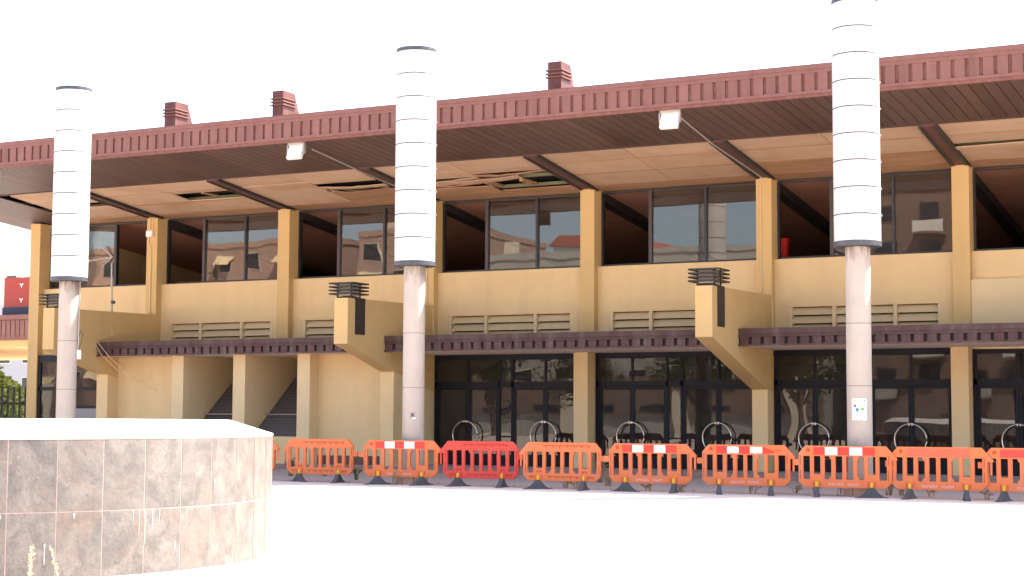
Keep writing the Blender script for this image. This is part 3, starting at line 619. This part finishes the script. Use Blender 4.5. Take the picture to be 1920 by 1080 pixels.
# ------------------------------------------------------------ barriers
BW, BT, BB = 1.84, 1.0, .185
def rounded(poly, r):
    out = []
    n = len(poly)
    for i in range(n):
        p0, p, p1 = Vector(poly[i-1]), Vector(poly[i]), Vector(poly[(i+1) % n]); a = (p0-p).normalized(); b = (p1-p).normalized(); rr = min(r, (p0-p).length*.45, (p1-p).length*.45)
        for t in (0, .33, .67, 1): q = p+a*rr*(1-t)**2+b*rr*t**2; out.append((q.x, q.y))
    return out
def barrier_body():
    s = BW/1230.; zz = lambda v: BT-(v-245)*(BT-BB)/560.; X = lambda v: (v-705)*s
    outer = [(90, 345), (180, 245), (1245, 245), (1385, 400), (1385, 425), (1320, 425), (1320, 725), (1240, 805), (165, 805), (90, 725)]
    P = [[(X(a), zz(b)) for a, b in outer]]
    sl_ = [(145, 243), (287, 385), (432, 530), (577, 676), (720, 822), (865, 968), (1010, 1112), (1155, 1262)]
    for i, (a, b) in enumerate(sl_):
        bot = 630 if i in (1, 6) else 700; c = 14
        if i == 2: q = [(a, 378), (505, 378), (505, 410), (b, 425), (b, 655), (505, 668), (505, bot), (a, bot)]
        elif i == 5: q = [(a, 425), (892, 410), (892, 378), (b, 378), (b, bot), (892, bot), (892, 668), (a, 655)]
        else: q = [(a, 378), (b, 378), (b, bot), (a, bot)]
        P.append(rounded([(X(u), zz(v)) for u, v in q], .02))
    cu = bpy.data.curves.new('b', 'CURVE'); cu.dimensions = '2D'; cu.fill_mode = 'BOTH'; cu.extrude = .024; cu.bevel_depth = .006; cu.bevel_resolution = 1
    for poly in P:
        sp = cu.splines.new('POLY'); sp.points.add(len(poly)-1); sp.use_cyclic_u = True
        for pt, (u, v) in zip(sp.points, poly): pt.co = (u, v, 0, 1)
    ob = bpy.data.objects.new('tmp', cu); COL.objects.link(ob); dg = bpy.context.evaluated_depsgraph_get()
    me = bpy.data.meshes.new_from_object(ob.evaluated_get(dg)); bpy.data.objects.remove(ob)
    me.transform(Matrix.Rotation(math.pi/2, 4, 'X')); me.materials.clear(); return me, X, zz
bme, BXf, BZf = barrier_body()
bodies = {}
for mm_ in ('orange', 'red_plastic'):
    c = bme.copy(); c.name = 'barrier_panel'; c.materials.append(MATS[mm_]); bodies[mm_] = c
def foot_mesh():
    h = .185; prof = []
    for i in range(9): t = i/8; prof.append((-.32+.275*t, .012+h*(t**2.2)))
    poly = prof+[(-x, z) for x, z in prof[::-1]]+[(.32, 0), (-.32, 0)]
    m = MB(); n = len(poly); vs = []
    for s in (-1, 1):
        for x, z in poly: vs.append((x, s*(.06-.02*min(1, z/h)), z))
    m.add(vs, [tuple(range(n)), tuple(range(n, 2*n))]+[(i, (i+1) % n, n+(i+1) % n, n+i) for i in range(n)])
    me = mk('foot', m.v, m.f, 'rubber'); bm = bmesh.new(); bm.from_mesh(me); bmesh.ops.recalc_face_normals(bm, faces=bm.faces); bm.to_mesh(me); bm.free(); return me
fme = foot_mesh()
def lb(parent, name, m, boxes):
    q = MB()
    for b in boxes: q.box(*b)
    me = mk(name, q.v, q.f, m); o = bpy.data.objects.new(name, me); COL.objects.link(o); o.parent = parent; return o
GL = random.Random(3)
def barrier(px0, px1, yb, colour, style, feet, label, rz=0., flip=False, text=0):
    xa, xb = pix(px0, 905, 1, yb).x, pix(px1, 905, 1, yb).x; xc = (xa+xb)/2
    r = empty('traffic_barrier', (xc, yb, 0), label, 'barrier', 'plastic barriers lined up on the plaza', rz)
    r.rotation_euler = (GL.uniform(-.02, .03), 0, rz)
    body = bpy.data.objects.new('barrier_panel', bodies[colour]); COL.objects.link(body); body.parent = r
    if flip: body.rotation_euler = (0, 0, math.pi)
    dk = 'orange_dark' if colour == 'orange' else 'red_dark'; f = -1
    s = -1 if flip else 1
    X = lambda v: s*BXf(v)
    # connector tab and hook pin
    xt = X(90)-s*.001; lb(body, 'connector_tab', colour, [(min(BXf(10), BXf(90)), BXf(88), -.02, .02, BZf(510), BZf(430))])
    lb(body, 'hook_pin', colour, [(BXf(1355), BXf(1380), -.012, .012, BZf(600), BZf(426))])
    gr = []
    Z = BZf; e = .0325; y0, y1 = (-e-.0015, -e+.01)
    def strip(a, b, c, d): gr.append((min(X(a), X(b)), max(X(a), X(b)), y0, y1, Z(d), Z(c)))
    if flip:                                        # ribbed rear: slotted rails
        strip(255, 1010, 283, 296)
        for v in range(260, 1010, 115): strip(v, v+22, 297, 318)
        strip(430, 930, 738, 750)
        for v in range(440, 930, 110): strip(v, v+20, 751, 770)
        for v in (190, 1130): strip(v, v+90, 738, 750); strip(v, v+22, 751, 768); strip(v+60, v+82, 751, 768)
        for v in (295, 1020): strip(v, v+85, 660, 672); strip(v+5, v+25, 673, 690); strip(v+55, v+78, 673, 690)
    for v in (112, 1283): strip(v-5, v+5, 370, 500); strip(v-5, v+5, 560, 700)
    for v in (285, 372, 1010, 1100): strip(v, v+12, 718, 790)
    lb(body if not flip else r, 'moulded_groove', dk, gr)['kind'] = 'stuff'
    if flip: pass
    if style in ('tape', 'torn', 'faded', 'redstrip'):
        seg = [(290, 445), (445, 610), (610, 770), (770, 940), (940, 1105)]
        for i, (a, b) in enumerate(seg):
            if style in ('tape', 'torn'):
                mm_ = 'tape_red' if i % 2 == 0 else 'tape_white'
                if style == 'torn' and i in (1, 3, 4):
                    q = MB(); n = 8; vs = []
                    for j in range(n+1): xx = X(a)+(X(b)-X(a))*j/n; vs += [(xx, -.034, Z(365)+ (GL.uniform(.0, .03) if i != 4 else .02*j/n)), (xx, -.034, Z(262)-(GL.uniform(0, .02) if i != 4 else .09*j/n))]
                    q.add(vs, [(2*j, 2*j+2, 2*j+3, 2*j+1) for j in range(n)]); me = mk('reflective_stripe', q.v, q.f, mm_); o = bpy.data.objects.new('reflective_stripe', me); COL.objects.link(o); o.parent = body
                else: lb(body, 'reflective_stripe', mm_, [(X(a)+.001, X(b)-.001, -.0338, -.030, Z(365), Z(262))])
            else: lb(body, 'reflective_stripe', 'tape_faded' if style == 'faded' else 'red_plastic', [(X(a), X(b), -.0338, -.030, Z(365), Z(262))])
        if style == 'torn':
            q = MB(); q.tube([(X(790)+j*.018, -.0345, Z(312)+.022*math.sin(j*2.3)) for j in range(11)], .004, 4); me = mk('green_scribble', q.v, q.f, 'ink_green'); o = bpy.data.objects.new('green_scribble', me); COL.objects.link(o); o.parent = body
            q = MB(); q.tube([(X(1120)+j*.012, -.0325, Z(312)+.035*math.sin(j*2.1)) for j in range(11)], .003, 4); me = mk('dark_scribble', q.v, q.f, 'orange_dark'); o = bpy.data.objects.new('dark_scribble', me); COL.objects.link(o); o.parent = body
        q = MB(); n = 16; q.add([(X(217)+.04*math.cos(2*math.pi*i/n), -.0335, Z(302)+.04*math.sin(2*math.pi*i/n)) for i in range(n)], [tuple(range(n))]); me = mk('round_recess', q.v, q.f, dk if style != 'x' else colour); o = bpy.data.objects.new('round_recess', me); COL.objects.link(o); o.parent = body
        # faded, unreadable stencil lettering
        v = 490; bx = []
        while v < 900:
            if not (690 < v < 725): 
                hgt = GL.choice((0, 0, 6, 10)); bx.append((X(v), X(v+9), -.0335, -.0315, Z(777), Z(737+hgt)))
                if GL.random() < .7: bx.append((X(v+9), X(v+19), -.0335, -.0315, Z(777), Z(768)))
                if GL.random() < .6: bx.append((X(v+9), X(v+19), -.0335, -.0315, Z(747), Z(738)))
                if GL.random() < .4: bx.append((X(v+9), X(v+19), -.0335, -.0315, Z(761), Z(754)))
            v += 23
        lb(body, 'stencil_lettering', 'stencil', bx)['kind'] = 'stuff'
    for px, (fx) in zip((330, 1057), feet):
        xx = BXf(px) if not flip else -BXf(px)
        if flip: xx = BXf(330) if px == 330 else BXf(1057)
        p = MB(); p.tube([(xx, -.034, .13), (xx, -.034, .30)], .03, 10); me = mk('yellow_peg', p.v, p.f, 'yellow_peg', True); o = bpy.data.objects.new('yellow_peg', me); COL.objects.link(o); o.parent = r
        o = bpy.data.objects.new('foot', fme); COL.objects.link(o); o.parent = r; o.location = (xx, -.03, 0)
        a = math.acos(min(1, fx/.64)); o.rotation_euler = (0, 0, PHI+a*GL.choice((1, 1, -1)))
    return r
BARR = [
 (417, 494, 32.0, 'orange', 'plain', (.5, .4), 'orange barrier mostly hidden behind the tiled planter', 0, False),
 (560, 639.4, 32.0, 'orange', 'plain', (.40, .22), 'orange barrier without stripes next to the tiled planter', 0, True),
 (714.4, 788.6, 31.72, 'orange', 'tape', (.62, .52), 'red and white striped orange barrier in front of the middle lamp column', .10, False),
 (862, 941.8, 31.85, 'red_plastic', 'plain', (.53, .24), 'plain all-red barrier, the only one of that colour', .03, True),
 (1011.8, 1095, 31.6, 'orange', 'plain', (.62, .19), 'orange barrier without stripes just right of the all-red one', -.02, True),
 (1173.4, 1267, 31.55, 'orange', 'tape', (.56, .17), 'red and white striped orange barrier standing between the middle and right lamp columns', 0, False),
 (1349, 1449.4, 31.58, 'orange', 'torn', (.08, .1), 'orange barrier with torn red and white tape and green scribble', .02, False),
 (1534.4, 1635.6, 31.62, 'orange', 'tape', (.16, .64), 'red and white striped orange barrier in front of the right lamp column', .04, False),
 (1715.3, 1806.5, 31.65, 'orange', 'faded', (.34, .11), 'orange barrier with a faded plain red strip along its top', -.03, False),
 (1891.8, 1990, 31.68, 'orange', 'redstrip', (.4, .3), 'orange barrier with a bright red strip, cut by the right edge', 0, False)]
for b in BARR: barrier(*b)

# ------------------------------------------------------------ round tiled planter
pc = (-13.91, 13.61); PR, PTOP = 3.47, 1.34
P_ = empty('tiled_planter', (pc[0], pc[1], 0), 'large round planter clad in slate tiles with a white top', 'planter')
wl = (pc[0], pc[1], 0)
m = MB(); m.lathe([(PR-.003, 0), (PR-.003, PTOP-.005)], 190); m.build('joint_core', 'grout', P_, wloc=wl)
m = MB(); m.lathe([(PR-.03, PTOP-.012), (PR+.004, PTOP-.012), (PR+.004, PTOP+.012), (2.98, PTOP+.165), (0, PTOP+.17)], 160); m.build('coping', 'coping', P_, wloc=wl, smooth=True)
nt_ = 47; da = 2*math.pi/nt_; chord = 2*PR*math.sin(da/2)
tm = {}
for nm, z0, z1 in (('a', PTOP-.70, PTOP-.015), ('b', .0, PTOP-.712)):
    q = MB(); a = chord/2-.006; n = 6; vs = []
    for z in (z0, z1):
        for rr in (PR, PR-.025):
            for i in range(n+1):
                t = (-da/2+.006/PR)+(da-.012/PR)*i/n; vs.append((rr*math.cos(t), rr*math.sin(t), z))
    N1 = n+1
    fs = [(i, i+1, 2*N1+i+1, 2*N1+i) for i in range(n)]+[(2*N1+i, 2*N1+i+1, 3*N1+i+1, 3*N1+i) for i in range(n)]+[(0, 2*N1, 3*N1, N1), (n, N1+n, 3*N1+n, 2*N1+n)]+[(i+1, i, N1+i, N1+i+1) for i in range(n)]
    q.add(vs, fs); tm[nm] = mk('slate_tile', q.v, q.f, 'slate', False)
th0 = math.atan2(-pc[1], -pc[0])
for i in range(nt_):
    for nm in ('a', 'b'):
        o = put('slate_tile', tm[nm], wl, P_, rot=(0, 0, th0+.05+i*da))
# lime run-off under the joint, seen on the tiles
for (ang, z, h, wd) in ((.50, .62, .24, .008), (.52, .62, .33, .01), (.545, .62, .2, .008), (.48, .63, .1, .012), (.57, .62, .12, .01), (.22, .34, .2, .012), (.80, .9, .15, .006), (.30, .62, .05, .02), (.1, .62, .04, .02), (.63, .3, .12, .01)):
    q = MB(); t = th0+ang; n = 4; vs = []
    for j in range(n+1):
        f_ = j/n; ww = wd*.55*(1-.75*f_)*(1+.35*math.sin(7*f_+ang*40))
        for s in (-1, 1): vs.append(((PR+.003)*math.cos(t+s*ww/PR), (PR+.003)*math.sin(t+s*ww/PR), z-h*f_))
    q.add(vs, [(2*j, 2*j+1, 2*j+3, 2*j+2) for j in range(n)]); q.build('lime_streak', 'lime', P_, wloc=wl)
# dry stalks in front of the planter
def weed(name, loc, h, n, spread, m, label, group, seed, cat='weed'):
    R = random.Random(seed); q = MB()
    for i in range(n):
        a = R.uniform(0, 6.28); L_ = h*R.uniform(.5, 1); d = Vector((math.cos(a), math.sin(a), 0))*spread*R.uniform(.2, 1); p = Vector((R.uniform(-.06, .06), R.uniform(-.06, .06), 0))
        pts = [p, p+d*.3+Vector((0, 0, L_*.5)), p+d+Vector((0, 0, L_*.85)), p+d*1.5+Vector((0, 0, L_*R.uniform(.7, 1)))]
        q.tube(pts, .010, 4, .004)
        for j in range(10):
            t = R.uniform(.2, 1); b = pts[1].lerp(pts[2], t) if R.random() < .5 else pts[2].lerp(pts[3], t); e = b+Vector((R.uniform(-.05, .05), R.uniform(-.05, .05), R.uniform(-.02, .06))); s = Vector((R.uniform(-.02, .02), R.uniform(-.02, .02), .02)); q.add([b, b+s, e+s*.5, e], [(0, 1, 2, 3)])
    o = q.build(name, m, wloc=loc); tag(o, label, cat, group); return o
for i, (x, d, h) in enumerate(((40, 12.2, .42), (105, 12.4, .40), (14, 12.0, .2))):
    p = pix(x, 1100, 2, 0); v = Vector((p.x, p.y, 0)).normalized()*(d+1.0)
    q = MB(); R = random.Random(i+5)
    for s_ in range(2 if i != 1 else 1):
        base = Vector((R.uniform(-.05, .05), R.uniform(-.05, .05), 0)); tip = base+Vector((.06 if i == 0 else -.12, 0, h*R.uniform(.85, 1.05)+.12)); pts = [base, base.lerp(tip, .5)+Vector((.02, 0, .02)), tip]
        q.tube(pts, .007, 5, .004)
        for j in range(60):
            b = pts[1].lerp(pts[2], R.random()); rr = .022; e = b+Vector((R.uniform(-rr, rr), R.uniform(-rr, rr), R.uniform(0, .03))); s = Vector((.008, .004, .01)); q.add([b, b+s, e+s, e], [(0, 1, 2, 3)])
    tag(q.build('dry_stalk', 'pale_stalk', wloc=v), ('pair of pale dry grass spikes in front of the planter tiles', 'single leaning dry grass spike in front of the planter tiles', 'shortest dry grass spike at the left edge before the planter')[i], 'dry grass', 'dry grass before the planter')

# ------------------------------------------------------------ weeds and litter along the barriers
wx = [(1125, 905, .55, 22, 'd'), (1140, 912, .4, 14, 'd'), (1060, 915, .25, 8, 'd'), (1080, 917, .22, 8, 'd'), (740, 909, .35, 9, 'd'), (770, 908, .25, 9, 'd'), (1410, 926, .25, 6, 'd'), (1530, 926, .35, 10, 'd'), (1575, 927, .25, 6, 'd'), (1668, 929, .45, 14, 'd'), (1690, 930, .3, 8, 'd'), (1745, 932, .2, 6, 'd'), (1280, 922, .2, 7, 'd'), (1215, 921, .15, 6, 'd'), (668, 900, .3, 9, 'g'), (544, 893, .55, 14, 'g'), (610, 893, .2, 6, 'g'), (1490, 925, .2, 6, 'd'), (1850, 937, .2, 6, 'd')]
for i, (px, py, h, n, kd) in enumerate(wx):
    p = pix(px, py, 2, 0); p.z = .004
    if kd == 'd': weed('dry_weed', p, h, n, .13, 'dry_weed', 'clump of dry brown weeds growing at the foot of the barriers', 'dry weeds along the barriers', i)
    else: weed('green_weed', p, h, n, .1, 'green_weed', 'clump of dark green weeds growing behind the leftmost barriers', 'green weeds behind the barriers', i)
q = MB(); R = random.Random(9)
for i in range(900):
    x = R.uniform(-23, -4); y = 32.0+abs(R.gauss(0, .35))+.05*math.sin(x*3); a = R.uniform(0, 6.28); l = R.uniform(.01, .05); d = Vector((math.cos(a), math.sin(a), 0))*l; n_ = Vector((-d.y, d.x, 0))*.4; z = .007+R.uniform(0, .012); c = Vector((x, y, z)); q.add([c-d, c-n_, c+d+Vector((0, 0, R.uniform(0, .02))), c+n_], [(0, 1, 2, 3)])
tag(q.build('leaf_litter', 'dry_weed', wloc=(0, 0, 0)), 'scattered dry leaf litter on the pavement behind the barriers', 'leaf litter', kind='stuff')

# ------------------------------------------------------------ things seen inside
rx = pix(1469, 470, 1, 43.2).x
ex = empty('red_extinguisher', (rx, 43.2, 5.0), 'red fire extinguisher stand behind the upper open window', 'extinguisher')
box('cabinet', rx-.11, rx+.12, 43.1, 43.3, 5.9, 6.42, 'extinguisher', ex); box('cap', rx-.13, rx+.14, 43.08, 43.32, 6.425, 6.5, 'extinguisher', ex); box('stand', rx-.1, rx-.05, 43.15, 43.2, 5.0, 5.898, 'extinguisher', ex)

# ------------------------------------------------------------ left background: wing, sign block, fence, tree, flats
wg = empty('station_wing', (-66, 64, 0), 'low wing with purple brown fascia beyond the corner pillar', 'building')
box('wing_fascia', -80, -55.5, 60, 60.3, 5.2, 6.42, 'fascia', wg)
for i in range(80): box('fascia_panel', -80+i*.305+.03, -80+i*.305+.275, 59.95, 59.998, 5.35, 6.15, 'fascia', wg)
box('wing_coping', -80, -55.4, 59.93, 60.4, 6.2, 6.43, 'fascia', wg); box('wing_beam', -80, -55.5, 60.4, 75, 4.85, 5.19, 'stucco_deep', wg); box('wing_roof', -80, -55.5, 60.31, 76, 6.0, 6.4, 'fascia', wg)
for x in (-57.5, -63): box('wing_pillar', x-.25, x+.25, 74, 74.5, 0, 4.85, 'stucco', wg)
rs = empty('red_sign_block', (-58, 62, 6.42), 'red block with black base band on the low wing roof', 'sign')
box('base_band', -59.95, -56.2, 61.0, 63.5, 6.43, 6.9, 'dark_band', rs); box('red_box', -59.9, -56.25, 61.05, 63.45, 6.902, 8.4, 'red_sign', rs)
for z in (7.25, 8.0):
    q = MB()
    for a in (30, 150, 270): t = math.radians(a); q.add([(-58.75+.05*math.cos(t+1.57), 61.04, z+.05*math.sin(t+1.57)), (-58.75+.17*math.cos(t), 61.04, z+.17*math.sin(t)), (-58.75-.05*math.cos(t+1.57), 61.04, z-.05*math.sin(t+1.57))], [(0, 1, 2)])
    q.build('white_emblem', 'white_paint', rs)
fe = empty('bar_fence', (-56, 56, 0), 'black vertical bar fence beyond the corner pillar', 'fence')
for i in range(26): box('bar', -60+i*.36, -60+i*.36+.1, 56, 56.06, 0, 2.8, 'fence_black', fe)
for z in (.3, 2.0): box('rail', -60, -50.8, 56.07, 56.12, z, z+.08, 'fence_black', fe)
def tree(name, loc, h, cr, label, seed, m='leaf', n=5000, group=None, trunk=.2, cat='tree', leaf=.16, ch=None):
    R = random.Random(seed); r = empty(name, loc, label, cat, group); q = MB(); z0 = h-cr*1.6 if ch is None else h-ch
    q.tube([(0, 0, 0), (.05, 0, z0*.6), (0, .05, z0+cr*.6)], trunk, 8, trunk*.5); tips = []
    for i in range(9):
        a = R.uniform(0, 6.28); p = Vector((math.cos(a)*cr*R.uniform(.3, .8), math.sin(a)*cr*R.uniform(.3, .8), R.uniform(z0+.2*cr, h-.35*cr))); q.tube([(0, 0, z0*.8), p*.5+Vector((0, 0, z0*.45)), p], trunk*.4, 5, .02); tips.append(p)
    tips.append(Vector((0, 0, h-.4*cr))); q.build('trunk', 'bark', r, wloc=loc)
    c = MB()
    blobs = [(t+Vector((R.gauss(0, .2), R.gauss(0, .2), R.gauss(0, .15)))*cr, cr*R.uniform(.28, .5)) for t in tips for _ in range(3)]
    for i in range(n):
        b, rad = R.choice(blobs); v = Vector((R.gauss(0, 1), R.gauss(0, 1), R.gauss(0, .8))).normalized()*rad*R.uniform(.5, 1)**.5; p = b+v
        u = Vector((R.gauss(0, 1), R.gauss(0, 1), R.gauss(0, 1))).normalized()*leaf*R.uniform(.6, 1.2); s = u.orthogonal().normalized()*leaf*.45; c.add([p-u*.5, p+s, p+u*.5, p-s], [(0, 1, 2, 3)])
    c.build('crown', m, r, wloc=loc); return r
tree('leafy_tree', (-62, 62.5, 0), 3.75, 2.6, 'light green bushy tree behind the bar fence', 3, 'leaf', 14000, leaf=.22, ch=4.3)
def flats(name, x0, x1, yf, depth, h, m, label, face=1, floors=5, cols=6, wm='win_dark', group=None, base=None, balc=False, awn=False, roof=None):
    # face=+1: the windowed side looks toward +Y
    r = empty(name, ((x0+x1)/2, yf, 0), label, 'building', group); yb = yf-depth*face
    box('wall', x0, x1, min(yf, yb), max(yf, yb), 0, h, m, r); s = face
    if base: box('base_course', x0-.05, x1+.05, min(yf, yf+s*.12), max(yf, yf+s*.12), 0, 3.1, base, r)
    fh = (h-3.6)/floors; cw = (x1-x0)/cols; R = random.Random(int(abs(x0*7)))
    for i in range(floors):
        for j in range(cols):
            xc = x0+(j+.5)*cw; z = 3.9+i*fh; ww = min(.75, cw*.3)
            a, b = sorted((yf+s*.02, yf+s*.06)); wn = box('window', xc-ww-.08, xc+ww+.08, *sorted((yf+s*.005, yf+s*.03)), z-.08, z+1.48, 'apt_cream' if m != 'apt_brown' else 'apt_brown', r); box('window_pane', xc-ww, xc+ww, *sorted((yf+s*.031, yf+s*.05)), z, z+1.4, wm, wn)
            if balc and (i+j) % 2 == 0: bl = box('balcony', xc-1.2, xc+1.2, *sorted((yf+s*.06, yf+s*1.1)), z-1.0, z-.85, m, r); box('balcony_front', xc-1.2, xc+1.2, *sorted((yf+s*1.05, yf+s*1.1)), z-.849, z+.1, 'apt_white' if j % 2 else 'apt_grey', bl)
            if awn and R.random() < .5:
                q = MB(); q.add([(xc-1, yf+s*.07, z+1.4), (xc+1, yf+s*.07, z+1.4), (xc+1, yf+s*.9, z+.6), (xc-1, yf+s*.9, z+.6)], [(0, 1, 2, 3)]); q.build('window_awning', 'awning', wn)
    box('parapet', x0-.1, x1+.1, min(yf, yb)-.1, max(yf, yb)+.1, h, h+.5, m, r)
    if roof:
        q = MB(); xa, xb = x0+6, x0+14; q.prism([(xa, h+1.1), (xb, h+1.1), (xb-.8, h+2.0), (xa+.8, h+2.0)], 'y', min(yf, yb)+1, max(yf, yb)-1); q.build('tiled_roof', 'roof_tile', r); box('penthouse', xa+.3, xb-.3, min(yf, yb)+1.3, max(yf, yb)-1.3, h+.51, h+1.099, 'apt_white', r)
    ch_ = box('roof_chimney', x0+cw*.4, x0+cw*.4+1, *sorted((yf-s*2, yf-s*3)), h+.51, h+2.0, 'apt_cream', r)
    return r
flats('apartment_block', -160, -117, 128, 14, 12.5, 'apt_far', 'far white apartment block beyond the black fence', -1, 3, 13)
flats('apartment_block', -156, -144.6, 150, 14, 19.5, 'apt_cream', 'far cream apartment tower above the red sign block', -1, 6, 4)

# ------------------------------------------------------------ the street behind the viewer, mirrored in the glass
YB = -34
def shopfront(r, x0, x1):                        # white wall, dark strip windows and brown band at street level
    box('base_course', x0-.05, x1+.05, YB+.05, YB+.35, 0, 1.7, 'apt_grey', r); box('brown_band', x0-.05, x1+.05, YB+.06, YB+.7, 1.71, 4.6, 'apt_brown', r)
    x = x0+1.5; i = 0
    while x < x1-3:
        box('strip_window', x, x+2.3, YB+.71, YB+.74, 1.85, 2.35, 'win_dark', r)
        if i % 2: box('pilaster', x+2.7, x+3.9, YB+.2, YB+1.0, 0, 4.7, 'apt_cream', r)
        x += 4.6; i += 1
A1 = flats('street_block', -118, -78, YB, 14, 18.0, 'apt_pink', 'pink apartment block mirrored at the left in the upper windows', 1, 6, 12, awn=True)
A2 = flats('street_block', -75.4, -64, YB, 14, 18.4, 'apt_pink', 'tall pink block with awnings mirrored left of the middle column', 1, 6, 4, awn=True)
A3 = flats('street_block', -63.5, -34, YB, 14, 15.7, 'apt_grey', 'low grey block with red penthouse mirrored right of the middle column', 1, 5, 9, roof=True)
A4 = flats('street_block', -31, -2, YB, 14, 19.5, 'apt_brown', 'brown block with balconies mirrored behind the right column', 1, 6, 9, balc=True)
for r_, a, b in ((A1, -118, -78), (A2, -75.4, -64), (A3, -63.5, -34)): shopfront(r_, a, b)
for i, (x, y, h, cr, mm_) in enumerate(((-52, -16, 7.2, 2.6, 'leaf_dark'), (-36, -13, 6.6, 2.5, 'leaf_dark'), (-30, -15, 7.0, 2.6, 'leaf_dark'), (-66, -18, 7.5, 2.5, 'leaf_dark'), (-44, -14, 6.2, 2.4, 'leaf_dark'), (-58, -15, 6.8, 2.5, 'leaf_dark'))):
    tree('street_tree', (x, y, 0), h, cr, ('dark tree mirrored in the doors right of the middle column', 'dark tree mirrored in the doors beside the right bracket', 'dark tree mirrored in the doors left of the right column', 'dark tree mirrored in the doors near the all-red barrier', 'dark tree mirrored in the doors left of the right bracket', 'dark tree mirrored in the doors right of the all-red barrier')[i], 20+i, mm_, 3500, 'street trees mirrored in the doors', .28, leaf=.2)
